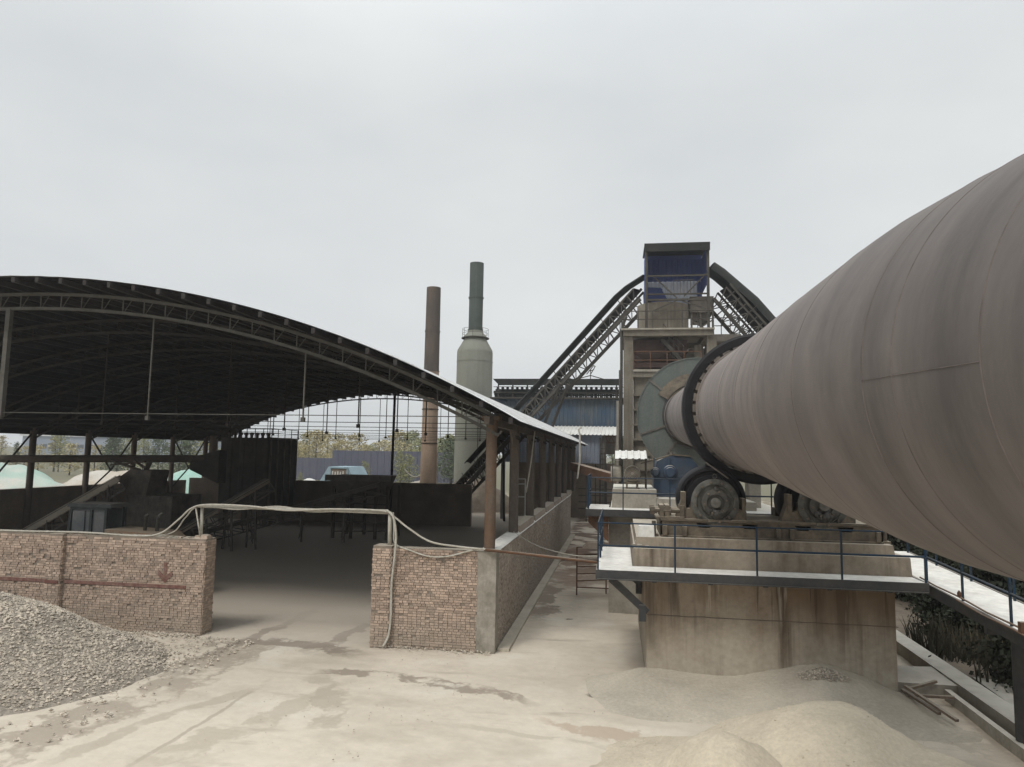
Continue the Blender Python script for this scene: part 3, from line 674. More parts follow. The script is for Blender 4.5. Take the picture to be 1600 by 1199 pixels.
# rollers
KZ = KC.z
def roller(x, z, label):
    t = thing('support_roller', (x, 18.0, FZ1), label, 'support roller', 'pair of rollers carrying the kiln')
    ya = V((0, 1, .047)).normalized(); o = V((x, 17.95, z))
    m = MB().lathe([(.2, -.02), (.6, -.02), (.62, .05), (.7, .05), (.72, 0), (.79, 0), (.81, .03), (.81, .72), (.79, .75), (.2, .75)], o, ya, 64); m.build('roller', K['tyre'], t, smooth=35)
    m = MB().lathe([(.12, -.6), (.12, 1.2)], o, ya, 20); m.build('shaft', K['grease'], t, smooth=40)
    for s_, y in ((-1, 17.42), (1, 18.95)):
        yf = y; yb = y+.36
        m = MB()
        # pedestal with shoulders
        out_ = [(-.72, FZ1), (.72, FZ1), (.72, FZ1+.2), (.56, FZ1+.24), (.5, z+.02), (-.5, z+.02), (-.56, FZ1+.24), (-.72, FZ1+.2)]
        k = m.pts([(x+a, yf, c) for a, c in out_]+[(x+a, yb, c) for a, c in out_]); n_ = len(out_)
        m.face([k+i for i in range(n_)]); m.face([k+n_+i for i in range(n_)][::-1])
        for i in range(n_): m.face([k+i, k+n_+i, k+n_+(i+1) % n_, k+(i+1) % n_][::-1])
        if s_ < 0:
            m.box(x-.76, x-.66, yf-.02, yb, FZ1+.2, FZ1+.62); m.hexa([(x-.9, yf, FZ1), (x-.72, yf, FZ1), (x-.72, yb, FZ1), (x-.9, yb, FZ1), (x-.76, yf, FZ1+.42), (x-.72, yf, FZ1+.42), (x-.72, yb, FZ1+.42), (x-.76, yb, FZ1+.42)])
            m.box(x+.62, x+.7, yf-.02, yb, FZ1+.2, FZ1+.5)
        p_ = m.build('bearing_pedestal', K['ochre'], t)
        m = MB().lathe([(.5, .0), (.54, -.02), (.545, -.1), (.5, -.13), (.42, -.14), (.41, -.1), (.33, -.1), (.33, .0)], (x, yf+.03, z), ya, 48, caps=False)
        h = m.build('bearing_housing', K['hub'], t, smooth=30)
        MB().lathe([(.33, -.08), (.31, -.2), (.2, -.23), (.19, -.18), (.12, -.18)], (x, yf+.03, z), ya, 40, caps=False).build('bearing_cover', K['grease'] if s_ > 0 else K['oily'], h, smooth=30)
        MB().lathe([(.12, -.16), (.11, -.27), (.05, -.3), (.001, -.3)], (x, yf+.03, z), ya, 24).build('shaft_end', K['hub2'], h, smooth=30)
        if s_ < 0:
            for i in range(12):
                a = math.pi*2*i/12+.2; c = (x+.46*math.cos(a), yf-.11, z+.46*math.sin(a)); MB().cyl(c, (c[0], c[1]-.05, c[2]), .028, n=6).build('bolt', K['ochre'], h)
            for i in range(6):
                a = math.pi*2*i/6+.2; c = (x+.255*math.cos(a), yf-.18, z+.255*math.sin(a)); MB().cyl(c, (c[0], c[1]-.05, c[2]), .024, n=6).build('bolt', K['ochre'], h)
            for a0, rr, le in ((1.5, .3, .17), (-1.4, .26, .3), (-2.2, .25, .2), (.3, .27, .12)):
                c = V((x+rr*math.cos(a0), yf-.19, z+rr*math.sin(a0))); MB().lathe([(.001, -.02), (.07, 0), (le*.5, .05)], c, ya, 10).build('grease_smear', K['grease'], h)
            m = MB(); m.tube([V((x+.0+.05*math.cos(a/8*2*math.pi), yf-.05, z+.6+.05*math.sin(a/8*2*math.pi))) for a in range(9)], .013); m.cyl((x, yf-.05, z+.52), (x, yf-.05, z+.57), .02); m.build('lifting_eye', K['hub'], h)
    return t
rc = at(1115, 784, Y=17.6)
roller(rc.x, rc.z, 'left support roller with round bolted bearing face, in the open under the black ring')
roller(2*KC.x-rc.x+.0, rc.z, 'right support roller, half hidden below the kiln shell')
# thrust screws left of the roller
t = thing('adjusting_screws', (1.2, 17.7, FZ1), 'pair of dust caked adjusting screws on the bed left of the roller', 'screw jack')
m = MB()
for y in (17.45, 17.95):
    z = FZ1+.17; m.cyl((.72, y, z), (1.5, y, z), .055, n=10); m.cyl((.72, y, z), (.82, y, z), .1, n=6); m.cyl((1.02, y, z), (1.2, y, z), .115, n=6)
m.build('screws', K['ochre'], t)
m = MB()
for x in (.93, 1.06, 1.4): m.box(x, x+.1, 17.35, 18.1, FZ1, FZ1+.3)
m.build('blocks', K['ochre'], t)
m = MB().box(FX0-.12, 1.5, 17.3, 18.2, FZ1+.001, FZ1+.04); m.build('plate', K['ochre'], t)
m = MB().beam(at(1103, 723, Y=17.7), at(1138, 748, Y=17.7), .05, .03); m.beam(at(1103, 723, Y=17.7), at(1103, 723, Y=18.7)-V((0, 0, .1)), .03)
tag(m.build('wiper_bar', K['dark']), 'thin dark scraper bar lying between the black ring and left roller', 'bar')

# ------------------------------------------------------------------ walkway on the pier
DZ = 2.53
t = thing('pier_walkway', (2.9, 16.3, DZ), 'white dusted steel walkway along the front of the near pier', 'walkway')
m = MB().box(-.5, 6.22, 15.95, 16.75, DZ-.02, DZ); m.box(-.5, .28, 16.75, 20.1, DZ-.02, DZ); m.build('deck', K['deck'], t)
m = MB()
m.box(-.5, 6.22, 15.93, 15.95, DZ-.19, DZ+.012); m.box(-.5, 6.22, 15.9, 15.93, DZ-.19, DZ-.17); m.box(-.52, -.5, 15.93, 20.1, DZ-.19, DZ+.012); m.box(6.22, 6.24, 15.93, 16.75, DZ-.19, DZ+.012)
m.box(.26, .3, 16.78, 20.1, DZ-.25, DZ-.02)
m.build('channel', K['steel'], t)
for x in (.75, 1.95, 3.1, 4.4, 5.6):
    m = MB().box(x-.04, x+.04, 15.97, 16.76, DZ-.14, DZ-.021); m.box(x-.05, x+.05, 16.25, 16.3, DZ-.27, DZ-.14); m.build('bracket', K['steel'], t)
for y in (16.3, 19.5):
    m = MB().beam((-.2, y, DZ-.22), (.6, y, DZ-.92), .09, .15); m.box(.42, .57, y-.1, y+.1, DZ-1.1, DZ-.75); m.build('diagonal_bracket', K['steel'], t)
def railing(name, posts, label, h=1.02, mid=.53, group=None, mat='blue', ends=False, r=.018):
    t = thing(name, posts[0], label, 'railing', group)
    for p in posts: MB().beam(p, V(p)+V((0, 0, h)), .036, .036, up=(0, 1, 0)).build('post', K[mat], t)
    for hh, rr in ((h, r), (mid, r*1.35)):
        m = MB()
        m.tube([V(p)+V((0, 0, hh)) for p in posts], rr, 6); m.build('rail', K[mat], t)
    return t
railing('blue_railing', [(-.47, 17.9, DZ), (-.47, 16.0, DZ), (1.18, 15.99, DZ), (2.88, 15.99, DZ), (4.58, 15.99, DZ), (6.2, 15.99, DZ)], 'worn blue steel railing along the near pier walkway')
railing('blue_railing', [(-.47, 18.1, DZ), (-.47, 19.2, DZ), (-.47, 20.05, DZ)], 'short blue railing on the left end of the pier walkway, receding')

# side walkway beside the kiln
def wz(y): return 2.5 + .047*(y-17.5)
t = thing('kiln_walkway', (7, 12, 2.3), 'white dusted walkway sloping along under the kiln on the right', 'walkway')
wx0, wx1 = 6.42, 7.5
m = MB().hexa([(wx0, 4, wz(4)-.03), (wx1, 4, wz(4)-.03), (wx1, 20.5, wz(20.5)-.03), (wx0, 20.5, wz(20.5)-.03), (wx0, 4, wz(4)), (wx1, 4, wz(4)), (wx1, 20.5, wz(20.5)), (wx0, 20.5, wz(20.5))]); m.build('deck', K['deck'], t)
m = MB()
for x in (wx0-.02, wx1+.02): m.beam((x, 4, wz(4)-.1), (x, 20.5, wz(20.5)-.1), .05, .22)
m.build('side_channel', K['steel'], t)
for y in (14.1, 8.5): m = MB().cyl((6.95, y, -.1), (6.95, y, wz(y)-.1), .12, n=16); m.beam((wx0, y, wz(y)-.28), (wx1, y, wz(y)-.28), .12, .14); m.build('support_post', K['steel'], t)
railing('blue_railing', [(6.46, y, wz(y)) for y in (16.6, 15.0, 13.3, 11.2, 9)], 'blue railing along the kiln side of the sloping walkway')
railing('blue_railing', [(7.46, y, wz(y)) for y in (20.3, 18.6, 16.9, 15.2, 13.5, 11.5)], 'blue railing on the outer, bushy side of the sloping walkway')
m = MB(); P = [V((6.4, y, wz(y)+.06+.015*math.sin(y*3))) for y in (16.8, 16, 15, 14, 13, 12, 11, 9)]
m.tube(P, .018, 6); m.tube([p+V((-.06, 0, -.05)) for p in P[2:]], .018, 6)
m.lathe([(.05, -.02), (.075, 0), (.05, .02)], P[2]+V((0, 0, .05)), (1, 0, 0), 12); m.box(6.33, 6.5, 12.75, 12.85, wz(12.8)+.02, wz(12.8)+.2)
tag(m.build('gas_pipe', K['rust']), 'thin rusty twin pipe with a valve lying along the sloping walkway edge', 'pipe')

# ------------------------------------------------------------------ second pier with the drive
P2Y = 23.8
t = thing('drive_pier', (2.8, 31, 0), 'concrete drive pier farther back behind the near pier, with stepped blocks', 'pier')
MB().box(-.36, 6.3, P2Y, 40.2, -.1, 3.05).build('body', K['conc2'], t)
YB = 23.95; b1 = at(955, 795, Y=YB); b2 = at(1026, 766, Y=YB)
MB().hexa([(b1.x, YB, 3.05), (b2.x, YB, 3.05), (b2.x, 28.5, 3.05), (b1.x, 28.5, 3.05), (b1.x+.04, YB+.03, b2.z), (b2.x, YB+.03, b2.z), (b2.x, 28.5, b2.z), (b1.x+.04, 28.5, b2.z)]).build('motor_block', K['conc2'], t)
b3 = at(1075, 781, Y=YB)
MB().hexa([(b2.x+.01, YB, 3.05), (2.7, YB, 3.05), (2.7, 28.5, 3.05), (b2.x+.01, 28.5, 3.05), (b2.x+.01, YB+.03, b3.z), (2.7, YB+.03, b3.z), (2.7, 28.5, b3.z), (b2.x+.01, 28.5, b3.z)]).build('gearbox_block', K['conc2'], t)
MB().box(3.6, 4.7, 26, 30, 3.05, 3.5).build('side_block', K['conc2'], t)
MB().box(5.15, 5.6, 30, 31, 3.05, 4.6).build('stub_column', K['conc2'], t)
t = thing('drive_walkway', (1, 23.4, 3.3), 'dusty steel walkway on the front of the drive pier', 'walkway')
MB().box(-1.05, 6.4, 22.95, P2Y+.3, 3.3, 3.33).build('deck', K['deck'], t); MB().box(-1.05, -.36, P2Y+.3, 25.4, 3.3, 3.33).build('deck', K['deck'], t)
m = MB().box(-1.05, 6.4, 22.92, 22.95, 3.12, 3.34); m.box(-1.08, -1.05, 22.92, 25.4, 3.12, 3.34); m.build('channel', K['steel'], t)
MB().hexa([(-1.0, 23.2, 2.9), (-.36, 23.2, 2.3), (-.36, 23.3, 2.3), (-1.0, 23.3, 2.9), (-1, 23.2, 3.12), (-.36, 23.2, 3.12), (-.36, 23.3, 3.12), (-1, 23.3, 3.12)]).build('bracket', K['rust'], t)
railing('blue_railing', [(-.98, 23.0, 3.33), (.1, 23.0, 3.33), (1.55, 23.0, 3.33), (3.0, 23.0, 3.33), (4.6, 23.0, 3.33), (6.3, 23.0, 3.33)], 'thin dark blue railing across the front of the drive pier', h=1.0)
railing('blue_railing', [(-1.02, y, 3.33) for y in (23.2, 23.45, 23.7, 24.0, 24.3, 24.7, 25.3)], 'dense blue side railing on the left of the drive pier, receding', h=1.05)
# motor with its sheet canopy
Y = 24.4; mo = at(988, 740, Y=Y)
t = thing('drive_motor', (mo.x, Y, mo.z-.7), 'round dusty electric motor with belt drum under the white canopy', 'motor')
r = .27
m = MB().lathe([(.001, -.06), (r*.5, -.06), (r*.9, -.04), (r, .0), (r, .25), (r*.92, .26), (r*.92, 1.0), (r*.8, 1.1), (.08, 1.12), (.08, 1.4)], (mo.x, Y, mo.z), (0, 1, 0), 32)
for i in range(16):
    a = 2*math.pi*i/16; m.beam((mo.x+r*.93*math.cos(a), Y+.3, mo.z+r*.93*math.sin(a)), (mo.x+r*.93*math.cos(a), Y+.95, mo.z+r*.93*math.sin(a)), .02, .06, up=(math.cos(a), 0, math.sin(a)))
m.build('motor_body', K['conc2'], t, smooth=35)
m = MB()
for i in range(5): q = r*(.25+.15*i); m.lathe([(q-.008, -.075), (q+.008, -.075), (q+.008, -.05)], (mo.x, Y, mo.z), (0, 1, 0), 24, caps=False)
m.build('fan_grille', K['ochre'], t)
m = MB().box(mo.x-.3, mo.x+.3, Y, Y+1.1, mo.z-.34, mo.z-.28)
for x in (-.2, .15): m.box(mo.x+x, mo.x+x+.05, Y, Y+1.1, b2.z-.01, mo.z-.34)
m.build('stand', K['ochre'], t)
m = MB().lathe([(.001, 0), (.24, 0), (.27, .04), (.27, .32), (.24, .36), (.001, .36)], (mo.x-.72, Y+.3, mo.z-.02), (1, 0, 0), 24); m.build('belt_drum', K['conc2'], t, smooth=35)
c0 = at(961, 716, Y=24.2); c1 = at(1021, 703, Y=24.2)
t = thing('motor_canopy', (c0.x, 24.2, b2.z), 'white corrugated sheet canopy on thin posts above the motor', 'canopy')
m = MB().corr((c0.x, 24.1, c0.z-.02), (1, 0, 0), c1.x-c0.x-.2, (0, .85, .22), 1.1, .2, .025, nrm=(0, -.2, 1)); m.build('roof_sheet', K['whitesheet'], t)
m = MB().corr((c0.x-.2, 24.4, c0.z-.1), (1, 0, .05), 1.4, (0, 1, 0), .8, .2, .025, nrm=(0, 0, 1)); m.build('roof_sheet', K['whitesheet'], t)
for x, y in ((c0.x-.1, 24.3), (c1.x-.25, 24.2), (c0.x-.1, 25.2), (c1.x-.25, 25.2)):
    MB().box(x, x+.035, y, y+.035, b2.z-.02, c0.z-.01).build('post', K['lattice'], t)
# gearbox
Y = 25.2; g0 = at(1022, 768, Y=Y); g1 = at(1074, 712, Y=Y)
t = thing('gearbox', ((g0.x+g1.x)/2, Y, g0.z), 'dusty blue gearbox with two round bearing caps beside the big guard', 'gearbox')
x0, x1, zb, zt = g0.x, g1.x+.1, b3.z-.02, g1.z
zm = zb+(zt-zb)*.5
pr = [(x0, zb), (x1+.35, zb), (x1+.35, zm+.1), (x1+.22, zt-.3), (x1, zt-.06), (x0+.55, zt), (x0+.15, zt-.2), (x0, zm+.2)]
def prism(m, pr, y0, y1):
    k = m.pts([(a, y0, c) for a, c in pr]+[(a, y1, c) for a, c in pr]); n_ = len(pr)
    m.face([k+i for i in range(n_)]); m.face([k+n_+i for i in range(n_)][::-1])
    for i in range(n_): m.face([k+i, k+n_+i, k+n_+(i+1) % n_, k+(i+1) % n_][::-1])
    return m
prism(MB(), pr, Y, Y+1.3).build('housing', K['bluemach'], t)
for px, r in ((1024, .15), (1047, .22)):
    q = at(px, 738, Y=Y-.1); MB().lathe([(.001, -.2), (r*.7, -.2), (r*.78, -.14), (r, -.12), (r*1.1, .0), (r*1.1, .12)], (q.x, Y-.02, q.z), (0, 1, 0), 24).build('bearing_cap', K['bluemach'], t, smooth=30)
MB().box(x0-.03, x1+.38, Y-.05, Y+1.35, zm-.03, zm+.05).build('split_flange', K['bluemach'], t)
m = MB()
for px in (1022, 1046): q = at(px, 722, Y=Y-.02); m.beam((q.x, Y-.02, zm), (q.x, Y-.02, zt-.1), .05)
m.build('rib', K['bluemach'], t)
m = MB().beam((x0+.65, Y+.2, zt+.02), (x1+.05, Y+.2, zt-.02), .5, .05); m.beam((x0+.65, Y+.2, zt+.02), (x0-.45, Y+.2, zt-.3), .4, .05); m.build('cover_plate', K['ochre'], t)
m = MB().cyl((x0+.6, Y+.2, zt+.03), (x0+.6, Y+.2, zt+.13), .06); m.build('breather', K['dark'], t)

# ------------------------------------------------------------------ feed tower
TY = 43.5
def T(x, y, Y=TY): return at(x, y, Y=Y)
t = thing('feed_tower', (T(1045, 600).x, TY+2.5, 0), 'tall concrete feed tower with a blue sheet cabin on top, behind the kiln', 'tower')
zp = T(1045, 514).z                                   # upper platform level
cx0, cx1 = T(982, 600).x, T(1113, 600).x
for (x, y) in ((cx0, TY), (cx1, TY), (cx0, TY+5), (cx1, TY+5)):
    MB().box(x-.28, x+.28, y, y+.55, -.1, zp-.45).build('column', K['concrete_frame'], t)
x0, x1 = T(974, 515).x, T(1113, 515).x
m = MB().box(x0, x1, TY-.2, TY+.55, zp-.45, zp-.1); m.box(x0, x1, TY+4.9, TY+5.7, zp-.45, zp-.1); m.box(x0, x0+.4, TY+.55, TY+4.9, zp-.45, zp-.1); m.box(x1-.4, x1, TY+.55, TY+4.9, zp-.45, zp-.1); m.build('ring_beam', K['concrete_frame'], t)
MB().box(x0-.15, x1+.1, TY-.35, TY+5.9, zp-.1, zp).build('upper_floor', K['conc2'], t)
def rail_part(P, h, par, mat='lattice', rr=.03):
    r_ = MB()
    for p in P: r_.beam(p, V(p)+V((0, 0, h)), .05)
    for q in (h, h*.52): r_.tube([V(p)+V((0, 0, q)) for p in P], rr, 5)
    return r_.build('guard_rail', K[mat], par)
n_ = 6
rail_part([(x0+(x1-x0)*i/n_, TY-.3, zp) for i in range(n_+1)], 1.05, t)
rail_part([(x0-.1, TY-.3+i, zp) for i in range(0, 7, 2)], 1.05, t)
# side gallery to the right of the upper floor
x2 = T(1165, 520).x
m = MB().box(x1+.1, x2, TY+1.5, TY+5, zp-.55, zp-.1); m.build('side_gallery', K['dark'], t)
rail_part([(x1+.2+(x2-x1-.3)*i/3, TY+1.6, zp-.1) for i in range(4)], 1.05, t)
# drum on the upper floor
d0, d1 = T(997, 490).x, T(1081, 490).x; rd = (d1-d0)/2
MB().lathe([(rd, 0), (rd, T(1040, 468).z-zp)], ((d0+d1)/2, TY+2.2, zp), (0, 0, 1), 36).build('drum', K['concrete_frame'], t, smooth=40)
# dark machine right of the drum
e0, e1 = T(1083, 470), T(1122, 470)
m = MB().box(e0.x, e1.x, TY+2, TY+4.2, T(1090, 478).z, T(1090, 452).z); m.box(e0.x+.2, e1.x-.3, TY+2.3, TY+3.9, T(1090, 490).z, T(1090, 478).z)
for x in (e0.x+.05, e0.x+.6, e1.x-.35, e1.x-.1): m.box(x, x+.12, TY+2.1, TY+2.22, zp, T(1090, 478).z)
m.beam((e0.x+.1, TY+2.2, zp+.1), (e1.x-.1, TY+2.2, zp+.9), .08); m.beam((e0.x+.1, TY+2.2, zp+.9), (e1.x-.1, TY+2.2, zp+.1), .08)
m.build('feed_machine', K['dark'], t)
# cabin
k0, k1 = T(1010, 400).x, T(1106, 400).x; zc0, zc1 = T(1050, 466).z, T(1050, 384).z
zw = T(1050, 421).z
cab = MB().corr((k0, TY+3.2, zw), (1, 0, 0), k1-k0, (0, 0, 1), zc1-zw, .3, .04).build('cabin_wall', K['cabin'], t)
wl = T(1041, 440, TY+3.2).x; wr = T(1089, 440, TY+3.2).x; wz_ = T(1050, 463).z
MB().corr((k0, TY+3.2, zc0), (1, 0, 0), T(1035, 440, TY+3.2).x-k0, (0, 0, 1), zw-zc0-.45, .3, .04).build('cabin_wall', K['cabin'], t)
MB().corr((wr, TY+3.2, zc0), (1, 0, 0), k1-wr, (0, 0, 1), zw-zc0, .3, .04).build('cabin_wall', K['cabin'], t)
MB().corr((k0, TY+3.22, zc0+.1), (1, 0, 0), wr-k0, (0, 0, 1), zw-zc0-.1, .35, .03).build('translucent_panel', K['plastic'], t)
m = MB(); zt0 = zc0
prism(m, [(k0+.05, zc0+.02), (T(1050, 466, TY+3).x, zc0+.02), (T(1032, 432, TY+3).x, zw-.45), (k0+.05, zw-.4)], TY+2.9, TY+3.0); m.build('chute_left', K['cabin'], t)
m = MB(); prism(m, [(T(1078, 466, TY+3).x, zc0+.02), (k1-.05, zc0+.02), (k1-.05, zc0+1.0), (T(1090, 450, TY+3).x, zc0+.55)], TY+2.9, TY+3.0); m.build('chute_right', K['cabin'], t)
for s_, x in ((-1, k0), (1, k1)):
    m = MB().box(x-.03, x+.03, TY+.1, TY+3.6, zc0+.2 if s_ < 0 else zc0+1, zc1); m.build('side_wall', K['cabin'], t)
for x in (k0, k1):
    MB().box(x-.08, x+.08, TY-.08, TY+.08, zp, zc1+.1).build('cabin_post', K['lattice'], t); MB().box(x-.06, x+.06, TY+3.3, TY+3.42, zp, zc0).build('cabin_post', K['lattice'], t)
m = MB().hexa([(k0-.12, TY-.2, zc1+.0), (k1+.12, TY-.2, zc1+.0), (k1+.1, TY+4, zc1+.35), (k0-.1, TY+4, zc1+.35), (k0-.12, TY-.2, zc1+.12), (k1+.12, TY-.2, zc1+.12), (k1+.1, TY+4, zc1+.45), (k0-.1, TY+4, zc1+.45)]); m.build('cabin_roof', K['hood'], t)
MB().box(k0-.1, k1+.1, TY-.3, TY-.22, zc1-.42, zc1+.02).build('fascia', K['hood'], t)
MB().box(k0, k1, TY+3.22, TY+3.3, zc1-.02, zc1+.33).build('gable_panel', K['cabin'], t)
m = MB().beam((k0, TY, zc1-.25), (k1, TY, zc1-.25), .07); m.beam((k0, TY, zw-.4), (k1, TY, zw-.4), .1); m.beam((k0, TY, zc0+.25), (k1, TY, zc0+.25), .09); m.beam((k0, TY, zc0-.1), (k1, TY, zc0-.1), .12); m.build('cross_rails', K['lattice'], t)
xm = (k0+k1)/2+.1
for a, c in (((k0+.5, zw-.5), (xm-.1, zc0)), ((k1-.1, zw-.3), (xm+.3, zc0+.1)), ((xm, zc0-.1), (xm-1.6, zp+1.1)), ((xm, zc0-.1), (xm+1.6, zp+1.2))):
    MB().beam((a[0], TY+.02, a[1]), (c[0], TY+.02, c[1]), .07).build('brace', K['lattice'], t)
m = MB()
for i in range(7):
    q = 1.1+i*.2; m.beam((xm-.3+i*.2, TY-.02, zc0+.25), (xm-.3+i*.2, TY-.02, zc0+1.1), .03)
m.tube([(xm-.3, TY-.02, zc0+1.1), (xm+.9, TY-.02, zc0+1.1)], .02); m.build('ladder_rail', K['lattice'], t)
# hopper body under the platform, landing, lower wall
hx0, hx1 = cx0+.3, cx1-.3
zl = T(1000, 578).z
hm = M('red_brown_dusty_hopper', (.085, .06, .055), (.12, .085, .075), s=.6, streak=.6, streakc=(.2, .1, .07), dust=.4)
m = MB().box(hx0, hx1-1.0, TY+1.3, TY+4.6, zp-1.3, zp-.46)
m.hexa([(hx0+1.5, TY+2.2, zl+.3), (hx1-2.2, TY+2.2, zl+.3), (hx1-2.2, TY+3.8, zl+.3), (hx0+1.5, TY+3.8, zl+.3), (hx0, TY+1.3, zp-1.3), (hx1-1, TY+1.3, zp-1.3), (hx1-1, TY+4.6, zp-1.3), (hx0, TY+4.6, zp-1.3)]); m.build('hopper', hm, t)
MB().box(hx0, hx0+1.5, TY+4.7, TY+4.9, zl, zp-.8).build('back_panel', K['rust'], t)
MB().box(hx0, hx0+3, TY+1.2, TY+4.6, zl+.3, zp-1.9).build('hopper_casing', hm, t)
MB().box(cx0+.28, cx1-.28, TY-.1, TY+5, zl-.12, zl+.02).build('landing', K['conc2'], t)
m = MB().box(cx0+.28, cx1-.28, TY, TY+.3, zl-.45, zl-.12); m.build('landing_beam', K['concrete_frame'], t)
rail_part([(cx0+.3+i*1.0, TY-.08, zl) for i in range(5)], 1.1, t, 'rust')
s0, s1 = T(1035, 530), T(1068, 566)
m = MB()
for dy in (0, .8): m.beam((s0.x, TY+.2+dy, s0.z), (s1.x, TY+.2+dy, s1.z), .08, .22)
for i in range(9): f = i/8.; p = s0.lerp(s1, f); m.box(p.x-.1, p.x+.15, TY+.24, TY+.96, p.z-.02, p.z+.02)
m.build('stair', K['lattice'], t)
m = MB()
for i in range(5): f = i/4.; p = s0.lerp(s1, f); m.beam((p.x+.05, TY+.15, p.z), (p.x+.05, TY+.15, p.z+.95), .04)
m.tube([(s0.x+.05, TY+.15, s0.z+.95), (s1.x+.05, TY+.15, s1.z+.95)], .03); m.tube([(s0.x+.05, TY+.15, s0.z+.5), (s1.x+.05, TY+.15, s1.z+.5)], .02); m.build('stair_rail', K['lattice'], t)
m = MB().cyl((T(1094, 560).x, TY+1, zl), (T(1094, 560).x, TY+1, T(1094, 536).z), .3, n=16); m.lathe([(.001, .9), (.7, .5), (.75, .1), (.3, 0)], (T(1085, 552).x, TY+2.2, T(1085, 552).z-.3), (0, 0, 1), 16); m.build('duct', K['concrete_frame'], t, smooth=40)
MB().box(cx0+.3, cx1-.2, TY+.35, TY+.6, 0, zl-.46).build('lower_wall', K['concrete_frame'], t)
for i in range(10):
    z = .6+i*.9
    if z < zl-.6: MB().box(cx0+.29, cx0+1.3, TY+.05, TY+.34, z, z+.12).build('wall_ledge', K['concrete_frame'], t)
q = T(971, 600).x
m = MB().tube([(q, TY, .2), (q, TY, zp-.2), (q+.1, TY, zp+.3), (q+.3, TY, zp+.8)], .09, 8); m.tube([(q-.12, TY+.2, .2), (q-.12, TY+.2, zl)], .04, 6); m.build('downpipe', K['lattice'], t, smooth=True)
m = MB().box(T(963, 650).x, T(970, 650).x, TY+.8, TY+1.3, .2, T(966, 625).z); m.build('tan_panel', K['conc2'], t)
MB().lathe([(1.9, -1), (1.9, 7)], kp(TY-1.5), KD, 40).build('kiln_inlet_housing', K['ochre'], t, smooth=40)

# ------------------------------------------------------------------ inclined conveyors to the tower top
def conveyor(name, A, B, label, hoodpts, nlat=26, bend=None, up=.95, hood_gap=1.55, th=.9, wid=1.1, legs=(), hr=.2):
    A, B = V(A), V(B); d = (B-A).normalized(); L = (B-A).length
    side = d.cross(V((0, 0, 1))).normalized(); nr = side.cross(d)
    t = thing(name, A, label, 'conveyor')
    for sgn in (-1, 1):
        o = side*sgn*wid/2
        m = MB(); m.beam(A+o-nr*th*.5, B+o-nr*th*.5, .14, .2); m.beam(A+o+nr*th*.5, B+o+nr*th*.5, .1, .12)
        for i in range(nlat):
            p, q = A+d*(L*i/nlat), A+d*(L*(i+1)/nlat)
            m.beam(p+o-nr*th*.5, p+o+nr*th*.5, .07)
            if i % 2: m.beam(p+o-nr*th*.5, q+o+nr*th*.5, .06)
            else: m.beam(p+o+nr*th*.5, q+o-nr*th*.5, .06)
        m.build('lattice_side', K['lattice'], t)
    MB().beam(A+nr*(th*.5+.12), B+nr*(th*.5+.12), wid*.75, .06, up=nr).build('belt', K['rubber'], t)
    m = MB()
    for sgn in (-1,):                                 # handrail and idler brackets
        for i in range(0, nlat, 1):
            p = A+d*(L*i/nlat)+side*sgn*(wid/2+.05); m.beam(p+nr*th*.5, p+nr*(th*.5+.32), .06)
        m.beam(A+side*sgn*(wid/2+.05)+nr*(th*.5+.32), B+side*sgn*(wid/2+.05)+nr*(th*.5+.32), .1, .14)
    m.build('walk_rail', K['lattice'], t)
    # hood: a curved cover following the belt
    m = MB(); P = [V(p) for p in hoodpts]; k = len(m.v); ns = 8
    for i, p in enumerate(P):
        dd = (P[min(i+1, len(P)-1)]-P[max(0, i-1)]).normalized(); sn = side; nn = sn.cross(dd)
        for e in (0, -.05):
            for j in range(ns+1):
                a = math.pi*j/ns; m.v.append(p+sn*math.cos(a)*(wid*(.3 if hr < .5 else .42)+e)+nn*math.sin(a)*(hr+e))
    W_ = 2*(ns+1)
    for i in range(len(P)-1):
        for e in (0, ns+1):
            for j in range(ns): m.face([k+i*W_+e+j, k+i*W_+e+j+1, k+(i+1)*W_+e+j+1, k+(i+1)*W_+e+j])
        for j in (0, ns): m.face([k+i*W_+j, k+(i+1)*W_+j, k+(i+1)*W_+ns+1+j, k+i*W_+ns+1+j])
    m.build('hood', K['hood'], t, smooth=40)
    m = MB()
    for i in range(1, nlat, 3):
        p = A+d*(L*i/nlat)-side*wid*.5; m.beam(p+nr*th*.5, p+nr*(hood_gap), .045)
    m.build('hood_posts', K['lattice'], t)
    for a, b in legs: MB().beam(a, b, .16).build('support_leg', K['lattice'], t)
    return t
A = at(700, 790, Y=58.); B = at(1003, 462, Y=46.)
dv = (B-A).normalized(); sd_ = dv.cross(V((0, 0, 1))).normalized(); nr_ = sd_.cross(dv)
hp = [A+dv*4+nr_*1.35, A.lerp(B, .55)+nr_*1.35, B-dv*1.5+nr_*1.35, B-dv*.6+nr_*1.3+V((.1, 0, 0)), B+V((.2, 0, 1.2))]
l1 = A.lerp(B, .66)-nr_*.5
conveyor('inclined_conveyor', A, B, 'long inclined lattice conveyor with dark hood climbing from the left to the tower top', hp, 40,
         legs=((l1, at(858, 680, Y=52)), (l1+sd_*.8, at(840, 690, Y=54)), (A.lerp(B, .35)+sd_*.5-nr_*.5, V((A.lerp(B, .35).x, A.lerp(B, .35).y, 0)))))
A = at(1345, 720, Y=48.); B = at(1118, 462, Y=46.)
dv = (B-A).normalized(); sd_ = dv.cross(V((0, 0, 1))).normalized(); nr_ = sd_.cross(dv)
hp = [A+dv*2+nr_*1.25, B-dv*1.9+nr_*1.25, B+V((.1, 0, 1.15)), B+V((-.5, 0, 1.6))]
